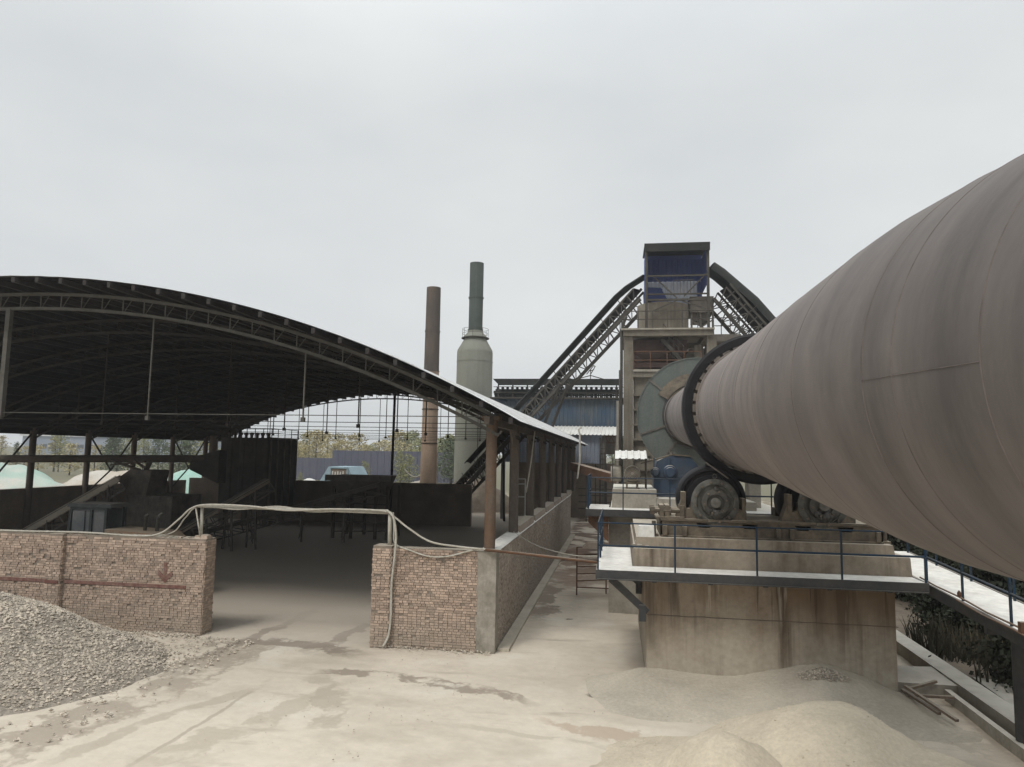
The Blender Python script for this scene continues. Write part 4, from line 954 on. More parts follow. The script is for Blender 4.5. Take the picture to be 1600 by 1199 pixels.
conveyor('inclined_conveyor', A, B, 'shorter conveyor with thick dark hood descending right from the tower behind the kiln', hp, 26, th=1.1, hood_gap=1.3, wid=1.5, hr=.75, legs=((A-nr_*.5, V((A.x, A.y, 0))), (A.lerp(B, .5)-nr_*.5, V((A.lerp(B, .5).x, A.lerp(B, .5).y, 0)))))

# ------------------------------------------------------------------ chimneys
c = at(669, 757, Y=60)
t = thing('chimney', (c.x, 60, 0), 'brown rusty steel chimney with a sooty top, left of the grey stack', 'chimney')
zt = at(679, 450, Y=60).z
MB().lathe([(.74, 0), (.69, zt*.35), (.66, zt*.62)], (c.x, 60, 0), (0, 0, 1), 32, caps=False).build('lower_shaft', K['chim'], t, smooth=40)
MB().lathe([(.66, zt*.62), (.62, zt), (.55, zt), (.55, zt-1)], (c.x, 60, 0), (0, 0, 1), 32, caps=False).build('sooty_top', K['chimtop'], t, smooth=40)
for f in (.3, .45, .62, .8):
    r = .74-.12*f; MB().lathe([(r, -.04), (r+.04, -.04), (r+.04, .04), (r, .04)], (c.x, 60, zt*f), (0, 0, 1), 32, caps=False).build('band', K['chimtop'], t, smooth=30)
Y = 67.8; c = at(741, 600, Y=Y); z = lambda y: at(741, y, Y=Y).z
t = thing('exhaust_stack', (c.x, Y, 0), 'grey green round stack tower with a narrower dark pipe on top', 'stack')
R_ = (at(769, 600, Y=Y).x-at(713, 600, Y=Y).x)/2; rp = R_*.385
MB().lathe([(R_, 0), (R_*.98, z(552)), (R_*.96, z(548)), (R_*.55, z(528))], (c.x, Y, 0), (0, 0, 1), 48, caps=False).build('tower_body', K['stack'], t, smooth=35)
MB().lathe([(R_*.62, z(529)), (R_*.66, z(527.5)), (rp*1.1, z(520)), (rp*1.05, z(517))], (c.x, Y, 0), (0, 0, 1), 40).build('collar', K['stack'], t, smooth=30)
MB().lathe([(rp, z(519)), (rp, z(412)), (rp-.06, z(412)), (rp-.06, z(420))], (c.x, Y, 0), (0, 0, 1), 36, caps=False).build('pipe', K['stacktop'], t, smooth=40)
for yy in (466, 516): MB().lathe([(rp, -.06), (rp+.07, -.06), (rp+.07, .06), (rp, .06)], (c.x, Y, z(yy)), (0, 0, 1), 36, caps=False).build('pipe_flange', K['stacktop'], t, smooth=30)
m = MB(); rr = R_*.72
ring = [(c.x+rr*math.cos(i*math.pi/12), Y+rr*math.sin(i*math.pi/12)) for i in range(25)]
for h in (.45, .9): m.tube([(x, y, z(529)+h) for x, y in ring], .018, 5)
for x, y in ring[::3]: m.beam((x, y, z(529)), (x, y, z(529)+.9), .03)
m.lathe([(R_*.5, 0), (R_*.76, 0), (R_*.76, .08), (R_*.5, .08)], (c.x, Y, z(529)-.05), (0, 0, 1), 40, caps=False); m.build('gallery', K['lattice'], t)
for hz in (3., 7, 11, 14): MB().lathe([(R_, -.02), (R_+.015, 0), (R_, .02)], (c.x, Y, hz), (0, 0, 1), 48, caps=False).build('weld_seam', K['stack'], t, smooth=True)
MB().beam((c.x+R_*.45, Y-R_*.95, 0), (c.x+R_*.45, Y-R_*.95, 10), .06).build('cable_run', K['lattice'], t)

# ------------------------------------------------------------------ bag filter building
Y = 60.; q = lambda x, y: at(x, y, Y=Y)
x0, x1 = q(772, 640).x, q(967, 640).x
t = thing('filter_house', ((x0+x1)/2, Y+3, 0), 'long blue clad filter building with rows of valves and a canopy roof', 'building')
zA, zB, zC, zD = q(870, 668).z, q(870, 624).z, q(870, 604).z, q(870, 594).z
MB().corr((x0, Y, zA-.2), (1, 0, 0), x1-x0, (0, 0, 1), zB-zA+.2, .35, .06).build('upper_cladding', K['bluesheet'], t)
MB().box(x0, x1, Y+.08, Y+6, 5.2, zB).build('casing', K['dark'], t)
MB().box(x0-.3, x1+.4, Y-.5, Y+6, zB, zB+.12).build('service_deck', K['lattice'], t)
m = MB()
for i in range(66):
    x = x0+.1+(x1-x0-.2)*i/65; m.box(x-.05, x+.05, Y-.2, Y+.4, zB+.12, zB+.6)
m.box(x0, x1, Y-.1, Y+.3, zB+.3, zB+.42); m.build('valve_row', K['hood'], t)
m = MB().cyl((x0, Y-.3, zB+.55), (x1, Y-.3, zB+.55), .13); m.build('air_header', K['hood'], t)
m = MB()
for i in range(25):
    x = x0+.2+(x1-x0-.4)*i/24; m.cyl((x, Y+.6, zB+.12), (x, Y+.6, zC-.1), .09, n=8); m.lathe([(.14, 0), (.1, .15), (.001, .2)], (x, Y+.6, zC-.15), (0, 0, 1), 8)
m.box(x0, x1, Y+.5, Y+.7, zB+.75, zB+.9); m.build('cylinder_row', K['hood'], t)
for i in range(9):
    x = x0+.4+(x1-x0-.6)*i/8; MB().box(x-.05, x+.05, Y-.4, Y-.3, zB+.1, zD).build('canopy_post', K['lattice'], t)
MB().hexa([(x0+.55, Y-.9, zC), (x1, Y-.9, zC), (x1, Y+2.2, zD+.2), (x0+.1, Y+2.2, zD+.2), (x0, Y-.95, zD), (x1+.1, Y-.95, zD), (x1+.1, Y+2.2, zD+.3), (x0, Y+2.2, zD+.3)]).build('canopy_roof', K['hood'], t)
m = MB(); m.tube([(x0, Y-.45, zB+1.0), (x1+.4, Y-.45, zB+1.0)], .03); m.tube([(x0, Y-.45, zB+.5), (x1+.4, Y-.45, zB+.5)], .03); m.build('deck_rail', K['lattice'], t)
# crane jib on the roof
p = q(922, 592)
m = MB().beam((p.x-1.5, Y+1, zD+.1), (p.x+1.4, Y+1, zD+.1), .07)
for a, b in (((0, 0), (0, 1.0)), ((-1.5, .1), (0, .5)), ((1.4, .1), (0, .5)), ((-.35, .6), (.25, 1.35)), ((0, .6), (.4, 1.3)), ((-.1, .9), (.3, 1.0)), ((.2, 1.35), (.4, 1.3))): m.beam((p.x+a[0], Y+1, zD+a[1]), (p.x+b[0], Y+1, zD+b[1]), .07)
tag(m.build('jib_crane', K['lattice']), 'small lattice hoist jib on top of the blue filter building roof', 'hoist')
# lean-to in front
Y2 = 56.; w = lambda x, y: at(x, y, Y=Y2)
t = thing('lean_to', (w(885, 700).x, Y2+2, 0), 'blue walled lean-to with white corrugated roof below the filter building', 'building')
ax0, ax1 = w(786, 700).x, w(969, 700).x; zr = w(900, 680).z
MB().corr((ax0+3.5, Y2-.5, zr), (1, 0, 0), ax1-ax0-3.4, (0, 1, .2), 4.2, .3, .05, nrm=(0, -.2, 1)).build('roof', K['whitesheet'], t)
bx = w(941, 700).x; zb = w(900, 724).z
MB().corr((ax0, Y2, zb), (1, 0, 0), bx-ax0, (0, 0, 1), zr-zb+.1, .3, .05).build('cladding', K['palesheet'], t)
MB().box(ax0, bx, Y2+.1, Y2+3.8, zb, zr-.05).build('core', K['dark'], t)
m = MB()
for zz in (w(950, 682).z, w(950, 692).z): m.beam((bx, Y2+.3, zz), (ax1, Y2+.3, zz), .1)
n_ = 6
for i in range(n_):
    a = bx+(ax1-bx)*i/n_; b_ = bx+(ax1-bx)*(i+1)/n_; m.beam((a, Y2+.3, w(950, 682 if i % 2 else 692).z), (b_, Y2+.3, w(950, 692 if i % 2 else 682).z), .07)
m.build('lattice_girder', K['rust'], t)
for x in (bx+.1, ax1-.3): MB().box(x-.12, x+.12, Y2, Y2+.3, 0, zr-.05).build('post', K['concrete_frame'], t)
# dark bay underneath with a white framed door and light left wall
MB().box(ax0+.2, ax1, Y2+3, Y2+3.2, 0, zb).build('back_wall', K['dwall'], t)
dx0, dx1 = w(797, 760).x, w(821, 760).x
m = MB()
for x in (dx0, (dx0+dx1)/2, dx1): m.box(x-.05, x+.05, Y2-.1, Y2, 0, w(800, 748).z)
for zz in (w(800, 748).z, w(800, 776).z, w(800, 756).z): m.box(dx0, dx1, Y2-.11, Y2-.01, zz-.05, zz+.05)
m.build('door_frame', K['whitesheet'], t)
MB().box(ax0-.1, w(788, 700).x+.1, Y2-.2, Y2+.05, 0, zb+.3).build('left_jamb', K['palesheet'], t)
m = MB()
for i in range(4): zz = 1+.5*i; m.beam((w(905, 700).x, Y2-.4, zz), (ax1, Y2-.4, zz), .07)
for x in (w(917, 700).x, w(931, 700).x, w(948, 700).x): m.beam((x, Y2-.4, 0), (x, Y2-.4, zb), .08)
m.build('scaffold_rails', K['lattice'], t)
for k_ in range(2):
    xx = w(938+8*k_, 700).x; MB().box(xx-.06, xx+.06, Y2-.3, Y2-.2, 0, zr-.2).build('ladder_post', K['lattice'], t)
m = MB()
for i in range(14): m.beam((w(938, 700).x, Y2-.25, .4+i*.4), (w(946, 700).x, Y2-.25, .4+i*.4), .05)
m.build('rungs', K['lattice'], t)
a, b_ = at(896, 729, Y=38.), at(958, 747, Y=34.)
tag(MB().beam(a, b_, .4, .42).build('drive_duct', K['rust']), 'red brown inclined duct leading from the columns to the motor', 'duct')
m = MB(); P = [at(902, 748, Y=34), at(906, 720, Y=34), at(906, 680, Y=34), at(904, 671, Y=34), at(909, 668, Y=34)]
tag(m.tube(P, .045, 6).build('lamp_pipe', K['pipe']), 'thin crooked white pipe standing between the lane columns and lean-to', 'pipe')

# ------------------------------------------------------------------ heaps in the foreground
def gh(x, y):                                        # gravel heap height
    dx, dy = x+14.9, y-14.9
    dx = dx/(4.55 if dx > 0 else 7); dy = dy/(3.2 if dy > 0 else 4.3)
    d = math.sqrt(dx*dx+dy*dy) + .1*fbm(x, y, .7)
    h = 1.9*max(-.06, 1-d)
    if h > 1.3: h = 1.3+(h-1.3)*.6
    return h + .05*fbm(x, y, 2.)
t = thing('gravel_heap', (-14.9, 14.9, 0), 'grey crushed stone heap at the lower left against the brick wall', 'gravel heap')
MB().grid(lambda u, v: (-22+12*u, 10+8.3*v, gh(-22+12*u, 10+8.3*v)), 90, 60).build('heap_core', K['gravelbed'], t, smooth=True)
m = MB(); cnt = 0
def stone(m, x, y, z, r):
    k = len(m.v); m.r = random.random(); a0 = U(0, 6.28)
    e = [(math.cos(a0+i*1.571)*U(.7, 1.2), math.sin(a0+i*1.571)*U(.6, 1.1), U(-.25, .25)) for i in range(4)]
    for q in e + [(U(-.3, .3), U(-.3, .3), U(.5, .9)), (0, 0, -.6)]: m.v.append(V((x+q[0]*r, y+q[1]*r, z+q[2]*r)))
    for i in range(4): m.face([k+i, k+(i+1) % 4, k+4]); m.face([k+(i+1) % 4, k+i, k+5])
while cnt < 30000:
    x, y = U(-18.5, -9.8), U(10, 18.2); h = gh(x, y)
    if h < -.02 or (h < .06 and random.random() < .6): continue
    r = random.choice((U(.01, .026), U(.013, .03), U(.02, .042), U(.032, .062))); stone(m, x, y, h+r*.15, r); cnt += 1
for i in range(900):                                 # loose stones rolled off the foot of the heap
    x, y = U(-13.5, -9.4), U(15.2, 18.2) if random.random() < .7 else U(11, 15); h = max(gh(x, y), .02)
    if h < .3: stone(m, x, y, h, U(.015, .05))
m.build('loose_stones', K['gravel'], t)['kind'] = 'stuff'
def sh(x, y):
    def cone(cx, cy, r1, r2, ry, h, n):
        dx, dy = x-cx, y-cy; dx /= (r2 if dx > 0 else r1); d = math.sqrt(dx*dx+(dy/ry)**2)+n*fbm(x+cx, y, .6)
        return h*(1-d) if d > .22 else h*(.78-(d*d-.0484)*.6)
    h = max(cone(3.45, 12.2, 3.0, 2.15, 2.3, 1.42, .16), cone(1.95, 12.0, 2.4, 2.2, 1.9, .55, .22), cone(4.5, 11.3, 1.8, 1.7, 1.9, .95, .15))
    sl = fbm(x*.7+y*.25, y, 1.1)
    return max(h, -.06) + .09*sl + .035*fbm(x, y, 2.6) + .014*fbm(x, y, 7)
m = MB().grid(lambda u, v: (-1.5+8*u, 8.5+7*v, sh(-1.5+8*u, 8.5+7*v)), 130, 110)
bigheap = tag(m.build('sand_heap', K['sand'], smooth=True), 'large pale lime sand heap at the lower right before the pier', 'sand heap')
m = MB()
for i in range(2600):
    x, y = U(-.5, 6.3), U(9.5, 15); h = sh(x, y)
    if h > .03 and fbm(x, y, .8) > -.05: stone(m, x, y, h, random.choice((U(.005, .012), U(.006, .014), U(.01, .03))))
m.build('loose_lumps', K['sand'], bigheap)['kind'] = 'stuff'
sp = at(1130, 1168, Y=11.0)
m = MB().grid(lambda u, v: (sp.x-1.3+2.6*u, 9.8+2.4*v, max(-.05, (sp.z+.08)*(1.05-((u-.5)**2+(v-.5)**2)*4.4-.25*fbm(u*3, v*3, 1)))+.02*fbm(u*9, v*9, 1.3)), 50, 50)
tag(m.build('sand_heap', K['sand'], smooth=True), 'small rounded sand mound at the bottom edge left of the large heap', 'sand heap')
def bh(x, y):
    f = max(0, min(1, (y-14.0)/2.75))
    top = .22 + .42*math.exp(-((x-4.2)/1.1)**2) + .08*math.exp(-((x-.8)/.8)**2) - .2*max(0, x-5.2)
    lat = max(0, min(1, (x+.9)/1.3))*max(0, min(1, (7.4-x)/1.4))
    return top*f**1.6*lat*(1+.25*fbm(x, y, .9)) - .14*max(0, 1-f*lat*4)**2 - .02*(1-f) + .035*fbm(x, y, 1.6)*f + .008*fbm(x, y, 7)
m = MB().grid(lambda u, v: (-1+8.4*u, 13.9+2.9*v, bh(-1+8.4*u, 13.9+2.9*v)), 110, 50)
tag(m.build('dust_bank', K['sand2'], smooth=True), 'grey dust drift banked against the foot of the near pier', 'dust bank')
m = MB()
for i in range(420):
    a, r_ = U(0, 6.28), random.random()**.6*.5; x, y = 4.25+r_*math.cos(a)*1.1, 16.35+r_*math.sin(a)*.45
    if y < 16.7: stone(m, x, y, bh(x, y)+.03*(1-r_), U(.012, .035))
tag(m.build('rubble_patch', K['gravel'], None), 'small dark patch of rubble on the dust bank by the pier', 'rubble', kind='stuff')
# scattered crumbs on the yard
m = MB()
for i in range(900):
    x, y = U(-10, 6), U(11, 18.3)
    if fbm(x, y, .35) > -.02: stone(m, x, y, .02, U(.006, .02))
for i in range(160): x = U(-6.3, -3.2); stone(m, x, YW-.05-abs(random.gauss(0, .12)), .03, U(.01, .035))
for i in range(200): x = U(-13, -11.2); stone(m, x, YW-.05-abs(random.gauss(0, .2)), .03, U(.015, .05))
tag(m.build('scattered_crumbs', K['gravel']), kind='stuff', label='small stone crumbs scattered over the dusty yard', cat='gravel')
# ------------------------------------------------------------------ gateway pipe, cables and hoses
gz = 3.43
t = thing('gateway_pipe', (-8.7, YW+.15, HW), 'white pipe spanning the gateway between the brick wall ends, cables wound round it', 'pipe')
MB().tube([(-11.62, YW+.12, gz), (-8.6, YW+.1, gz-.0), (-6.02, YW+.1, gz-.02)], .04, 10).build('cross_pipe', K['pipe'], t, smooth=True)
MB().tube([(-11.5, YW+.2, HW-.05), (-11.52, YW+.2, gz)], .045, 10).build('upright', K['pipe'], t, smooth=True)
MB().tube([(-6.04, YW+.15, HW-.05), (-6.04, YW+.1, gz)], .055, 10).build('upright', K['pipe'], t, smooth=True)
MB().tube([(-11.45, YW+.1, HW), (-11.63, YW+.05, gz+.02)], .022, 8).build('brace', K['pipe'], t, smooth=True)
def cable(name, P, r, label, mat='pipe', sub=10, cat='cable'):
    P = [V(p) for p in P]; Q = []
    for i in range(len(P)-1):
        p0, p1, p2, p3 = P[max(0, i-1)], P[i], P[i+1], P[min(len(P)-1, i+2)]
        for j in range(sub):
            s_ = j/sub; Q.append(.5*((2*p1)+(p2-p0)*s_+(2*p0-5*p1+4*p2-p3)*s_*s_+(3*p1-p0-3*p2+p3)*s_**3))
    Q.append(P[-1]); return tag(MB().tube(Q, r, 7).build(name, K[mat], smooth=True), label, cat)
yc = YW+.02
cable('hose', [(-20, yc, HW+.06), (-17.5, yc, HW+.03), (-15, yc, HW+.06), (-13.3, yc, HW+.02), (-12.6, yc-.02, HW+.12), (-12.1, yc, HW+.5), (-11.72, yc, HW+.83), (-11.2, yc, gz+.06), (-10, yc, gz+.05), (-8.9, yc, gz-.03), (-7.6, yc, gz+.04), (-6.2, yc, gz+.03), (-5.85, yc, gz-.15), (-5.5, yc-.05, 3.05), (-4.9, yc-.05, 2.72), (-4.2, yc-.06, 2.62), (-3.4, yc-.12, 2.58), (-3.0, yc-.15, 2.57)], .026, 'thick pale hose lying along the wall tops and over the gateway')
cable('hose', [(-20, yc+.1, HW+.02), (-16, yc+.1, HW+.03), (-13.2, yc+.08, HW+.03), (-12.3, yc+.06, HW+.14), (-11.95, yc+.08, HW+.55), (-11.55, yc+.1, gz+.0), (-10.4, yc+.05, gz-.05), (-9.2, yc+.08, gz+.06), (-8.2, yc+.05, gz-.05), (-7, yc+.08, gz+.03), (-6.1, yc+.08, gz+.05)], .02, 'thinner pale hose twisted round the gateway pipe')
cable('hose', [(-6.1, yc-.02, gz+.05), (-5.9, yc-.1, gz-.1), (-5.8, yc-.12, 2.9), (-5.8, yc-.14, 2.4), (-5.87, yc-.12, 1.6), (-5.86, yc-.12, .8), (-5.9, yc-.16, .3), (-6.0, yc-.25, .05)], .032, 'pale hose hanging down from the pipe to the ground beside the brick pilaster')
cable('hose', [(-5.93, yc+.0, gz), (-5.9, yc+.02, 3.0), (-5.85, yc+.02, 2.62), (-5.4, yc-.08, 2.47), (-4.9, yc-.09, 2.34), (-4.4, yc-.09, 2.36), (-3.9, yc-.08, 2.5), (-3.6, yc-.05, 2.58)], .022, 'white hose sagging in front of the short brick wall')
tag(MB().tube([(-3.4, YW-.1, 2.57), (-1.5, 17.6, 2.53), (-.45, 17.25, 2.5)], .035, 8).build('lane_pipe', K['rust'], smooth=True), 'rusty pink pipe crossing the lane from the wall corner to the pier walkway', 'pipe')
cable('cable', [(-3.3, 22.4, 2.6), (-2.4, 21.3, 2.33), (-1.3, 20, 2.28), (-.45, 18.8, 2.45)], .014, 'thin pale cable sagging over the lane behind the rusty pipe')
cable('cable', [at(822, 770, Y=26), at(830, 720, Y=26.2), at(836, 670, Y=26.5)], .025, 'thin pale cable leaning between the second and third lane columns')

# steel rack beside the pier
m = MB(); a, b_ = at(901, 930, Z=0), at(947, 928, Z=0)
t = thing('steel_rack', (a.x, a.y, 0), 'thin dark steel ladder rack in the lane beside the pier', 'rack')
for p in (a, b_): MB().beam(p, p+V((0, 0, 1.72)), .05).build('upright', K['rust'], t)
for z_ in (.5, .75, 1., 1.2, 1.42, 1.7): MB().beam(a+V((0, 0, z_)), b_+V((0, 0, z_)), .035).build('rung', K['rust'], t)
MB().beam(a+V((0, 0, .28)), b_+V((.9, -.5, .28)), .04).build('rung', K['rust'], t); MB().beam(b_+V((.85, -.5, 0)), b_+V((.85, -.5, 1.3)), .06).build('upright', K['dark'], t)
MB().hexa([(a.x+.2, a.y-.2, 1.72), (b_.x, a.y-.2, 1.72), (b_.x, a.y+.4, 1.72), (a.x+.2, a.y+.4, 1.72), (a.x+.35, a.y-.1, 1.9), (b_.x-.1, a.y-.1, 1.86), (b_.x-.1, a.y+.3, 1.95), (a.x+.4, a.y+.3, 1.88)]).build('sack', K['dwall'], t)

# ------------------------------------------------------------------ kerb, trench and timber on the right
m = MB()
m.hexa([(6.98, 8, -.05), (7.5, 8, -.05), (7.72, 22.5, -.05), (7.25, 22.5, -.05), (6.98, 8, .3), (7.48, 8, .3), (7.7, 22.5, .3), (7.25, 22.5, .3)])
tag(m.build('kerb_wall', K['conc2']), 'long pale concrete kerb running beneath the sloping walkway', 'kerb')
m = MB().hexa([(6.62, 8, -.05), (6.74, 8, -.05), (6.95, 16.9, -.05), (6.83, 16.9, -.05), (6.62, 8, .2), (6.74, 8, .2), (6.95, 16.9, .2), (6.83, 16.9, .2)])
tag(m.build('inner_kerb', K['conc2']), 'thin inner kerb strip parallel to the pale concrete kerb', 'kerb')
m = MB().hexa([(5.95, 17.0, -.05), (7.2, 17.0, -.05), (7.3, 18.4, -.05), (5.95, 18.2, -.05), (5.95, 17.0, .26), (7.2, 17.0, .26), (7.3, 18.4, .27), (5.95, 18.2, .27)])
tag(m.build('cross_slab', K['conc2']), 'pale concrete slab between the pier and the kerb', 'slab')
m = MB().hexa([(7.75, 14.3, .02), (10.8, 14.8, .02), (9.8, 17.6, .02), (8.0, 18.3, .02), (7.75, 14.3, .12), (10.8, 14.8, .12), (9.8, 17.6, .12), (8.0, 18.3, .12)])
tag(m.build('concrete_pad', K['conc2']), 'pale concrete pad on the soil behind the walkway post', 'slab')
for i, (a, b_, lb) in enumerate((((6.05, 16.75, .2), (6.7, 16.95, .34), 'short timber batten at the back of the trench'), ((6.0, 16.6, .12), (6.78, 16.3, .22), 'timber batten lying across the trench by the pier'), ((5.95, 16.6, .3), (6.35, 15.2, .12), 'two metre timber batten leaning from the pier corner'), ((5.98, 16.85, .15), (6.2, 15.6, .1), 'timber batten flat on the dust beside the leaning one'))):
    tag(MB().beam(a, b_, .07, .05).build('timber_batten', K['wood']), lb, 'timber', 'timbers in the trench')
for x, y in ((8.6, 15.3), (8.35, 14.5), (8.9, 13.9)):
    m = MB(); stone(m, x, y, .12, .08); tag(m.build('white_stone', K['white']), 'small white stone lying on the soil behind the walkway post', 'stone', 'white stones on the soil')

# ------------------------------------------------------------------ inside the shed
# wheel loader behind the long wall
c = at(165, 835, Y=22.2)
t = thing('wheel_loader', (c.x, 22.2, 0), 'dusty wheel loader with grey cab and orange hood parked behind the long wall', 'wheel loader')
P = lambda x, y, Y=22.2: at(x, y, Y=Y)
ca, cb_ = P(121, 800).x, P(178, 800).x; cz0, cz1 = 1.6, P(150, 792).z
yb0, yb1 = 21.9, 22.8
m = MB()
for x in (ca+.04, (ca+cb_)/2+.1, cb_-.04):
    for y in (yb0, yb1): m.beam((x-(.1 if x < ca+.1 else 0), y, cz0), (x, y, cz1), .09)
m.beam((ca, yb0, cz0+.02), (cb_, yb0, cz0+.02), .1); m.beam((ca, yb0, cz1-.03), (cb_, yb0, cz1-.03), .1); m.box(ca, cb_, yb0+.05, yb1, cz0-.1, cz0+.15)
m.build('cab_frame', K['cab'], t)
MB().box(ca+.08, cb_-.08, yb0+.02, yb0+.04, cz0+.06, cz1-.08).build('side_glass', K['glass'], t)
MB().box(ca+.08, cb_-.08, yb1-.06, yb1-.04, cz0+.06, cz1-.08).build('side_glass', K['glass'], t)
MB().box(ca+.1, ca+.55, yb0-.03, yb0+.01, cz0+.15, cz1-.12).build('door', K['glass'], t)
m = MB().hexa([(ca-.1, yb0-.08, cz1), (cb_+.2, yb0-.08, cz1), (cb_+.2, yb1+.08, cz1), (ca-.1, yb1+.08, cz1), (ca-.05, yb0-.05, cz1+.12), (cb_+.1, yb0-.05, cz1+.12), (cb_+.1, yb1+.05, cz1+.12), (ca-.05, yb1+.05, cz1+.12)]); m.build('cab_roof', K['cab'], t)
hx1 = P(268, 830).x; hz_ = P(200, 826).z
m = MB(); prism(m, [(cb_+.05, 1.1), (hx1, 1.1), (hx1, hz_-.3), (hx1-.25, hz_-.1), (cb_+.05, hz_)], 21.75, 23.05); m.build('engine_hood', K['orange'], t)
ex = P(224, 820).x
MB().tube([(ex, 22.3, hz_-.1), (ex, 22.3, hz_+.35), (ex+.03, 22.25, hz_+.42), (ex+.14, 22.2, hz_+.46)], .055, 10).build('exhaust_pipe', K['hub'], t, smooth=True)
ex = P(240, 820).x
MB().tube([(ex, 22.4, hz_-.1), (ex+.02, 22.4, hz_+.36), (ex+.05, 22.4, hz_+.42), (ex+.18, 22.35, hz_+.5)], .06, 10).build('exhaust_pipe', K['hub'], t, smooth=True)
MB().box(ca-1.2, hx1-.1, 21.95, 22.85, .75, 1.15).build('chassis', K['orange'], t)
for x in (ca-.7, hx1-.9):
    for y in (21.6, 23.2):
        w_ = MB().lathe([(.3, 0), (.62, .02), (.7, .12), (.7, .4), (.62, .5), (.3, .52)], (x, y-.26, .7), (0, 1, 0), 28).build('wheel', K['rubber'], t, smooth=40)
        MB().lathe([(.001, -.02), (.28, -.01), (.3, .1)], (x, y-.26, .7), (0, 1, 0), 18).build('rim', K['orange'], w_)
m = MB().beam((ca-.3, 22, 1.2), (ca-2.2, 22, .7), .15, .25); m.beam((ca-.3, 22.8, 1.2), (ca-2.2, 22.8, .7), .15, .25); m.beam((ca-2.2, 21.9, .7), (ca-2.2, 22.9, .7), .1); m.build('lift_arm', K['orange'], t)
m = MB(); prism(m, [(ca-3.0, .15), (ca-2.3, .15), (ca-2.1, .6), (ca-2.2, 1.1), (ca-2.28, 1.05), (ca-2.25, .6), (ca-2.4, .25), (ca-3.0, .2)], 21.2, 23.6); m.build('bucket', K['dark'], t)
# cladding helper for dark hoppers
def belt(name, A, B, label, legs=(), w=.9, rail=None, rh=.2):
    A, B = V(A), V(B); d = (B-A).normalized(); sd = d.cross(V((0, 0, 1))).normalized(); nr = sd.cross(d)
    t = thing(name, A, label, 'conveyor')
    for s_ in (-1, 1):
        m = MB().beam(A+sd*s_*w/2, B+sd*s_*w/2, .1, rh); m.beam(A+sd*s_*w/2+nr*(rh*.5+.06), B+sd*s_*w/2+nr*(rh*.5+.06), .14, .03); m.build('side_rail', rail or K['dark'], t)
        n = int((B-A).length/.9); m = MB()
        for i in range(n):
            p = A.lerp(B, i/n)+sd*s_*w/2; q = A.lerp(B, (i+1)/n)+sd*s_*w/2; m.beam(p-nr*.1, q-nr*.55, .05); m.beam(q-nr*.55, q-nr*.1, .05)
        m.beam(A+sd*s_*w/2-nr*.55, B+sd*s_*w/2-nr*.55, .07); m.build('side_truss', K['dark'], t)
    MB().beam(A+nr*.13, B+nr*.13, w*.8, .04, up=nr).build('belt', M('dusty_belt', (.3, .275, .24), (.2, .18, .16), s=3) if 'dusty_belt' not in bpy.data.materials else bpy.data.materials['dusty_belt'], t)
    for f in legs:
        p = A.lerp(B, f)
        for s_ in (-1, 1):
            q = p+sd*s_*w/2; MB().beam(q, V((q.x+.15*s_, q.y, 0)), .09).build('leg', K['dark'], t)
        p2 = p+sd*w/2; p3 = p-sd*w/2; MB().beam((p2.x, p2.y, p.z*.45), (p3.x, p3.y, p.z*.45), .05).build('cross_bar', K['dark'], t); MB().beam((p2.x, p2.y, p.z*.1), (p3.x, p3.y, p.z*.8), .05).build('cross_bar', K['dark'], t)
    return t
belt('belt_conveyor', at(30, 838, Y=29), at(188, 748, Y=31), 'dusty belt conveyor rising right behind the loader to the dark hopper', (.3, .6, .9), 1.6, K['sand2'], .22)
belt('belt_conveyor', at(262, 842, Y=32), at(418, 752, Y=35), 'belt conveyor rising steeply behind the left end of the gateway pipe', (.35, .6, .85), .9, K['conc'], .1)
belt('belt_conveyor', at(275, 845, Y=37), at(592, 758, Y=39), 'long low belt conveyor rising to the wide hopper in the shed middle', (.15, .38, .62, .83), 1.0)
# hopper house left
x0, x1 = at(196, 800, Y=31.5).x, at(268, 800, Y=31.5).x
t = thing('crusher_house', ((x0+x1)/2, 32, 0), 'dark clad crusher house with a square top hopper behind the loader', 'hopper')
zz = lambda y: at(230, y, Y=31.5).z
m = MB().corr((x0, 31.5, 0), (1, 0, 0), x1-x0, (0, 0, 1), zz(775), .5, .05); m.box(x0+.05, x1-.05, 31.56, 34, 0, zz(775)); m.build('cladding', K['dark'], t)
h0, h1 = at(190, 760, Y=31.5).x, at(226, 760, Y=31.5).x
m = MB(); prism(m, [(h0-.3, zz(748)), (h0+.3, zz(778)), (h1, zz(778)), (h1+.25, zz(735)), (h0+.3, zz(735))], 31.6, 33); m.build('top_hopper', K['dark'], t)
m = MB()
for a, b_ in (((-.9, 720), (.6, 735)), ((.3, 718), (1.1, 736)), ((-.8, 728), (.9, 722)), ((1.3, 721), (.9, 738))): m.beam((h0+a[0], 31.7, zz(a[1])), (h0+b_[0], 31.9, zz(b_[1])), .22, .08)
m.build('broken_plates', K['dcolumn'], t)
m = MB()
for i in range(6): z_ = zz(775)*(.15+.14*i); m.beam((x0-1.6, 31.3, z_), (x0-.05, 31.3, z_+.05), .08, .16)
for x in (x0-1.6, x0-.9): m.beam((x, 31.35, 0), (x, 31.35, zz(772)), .12)
m.build('timber_frame', K['dcolumn'], t)
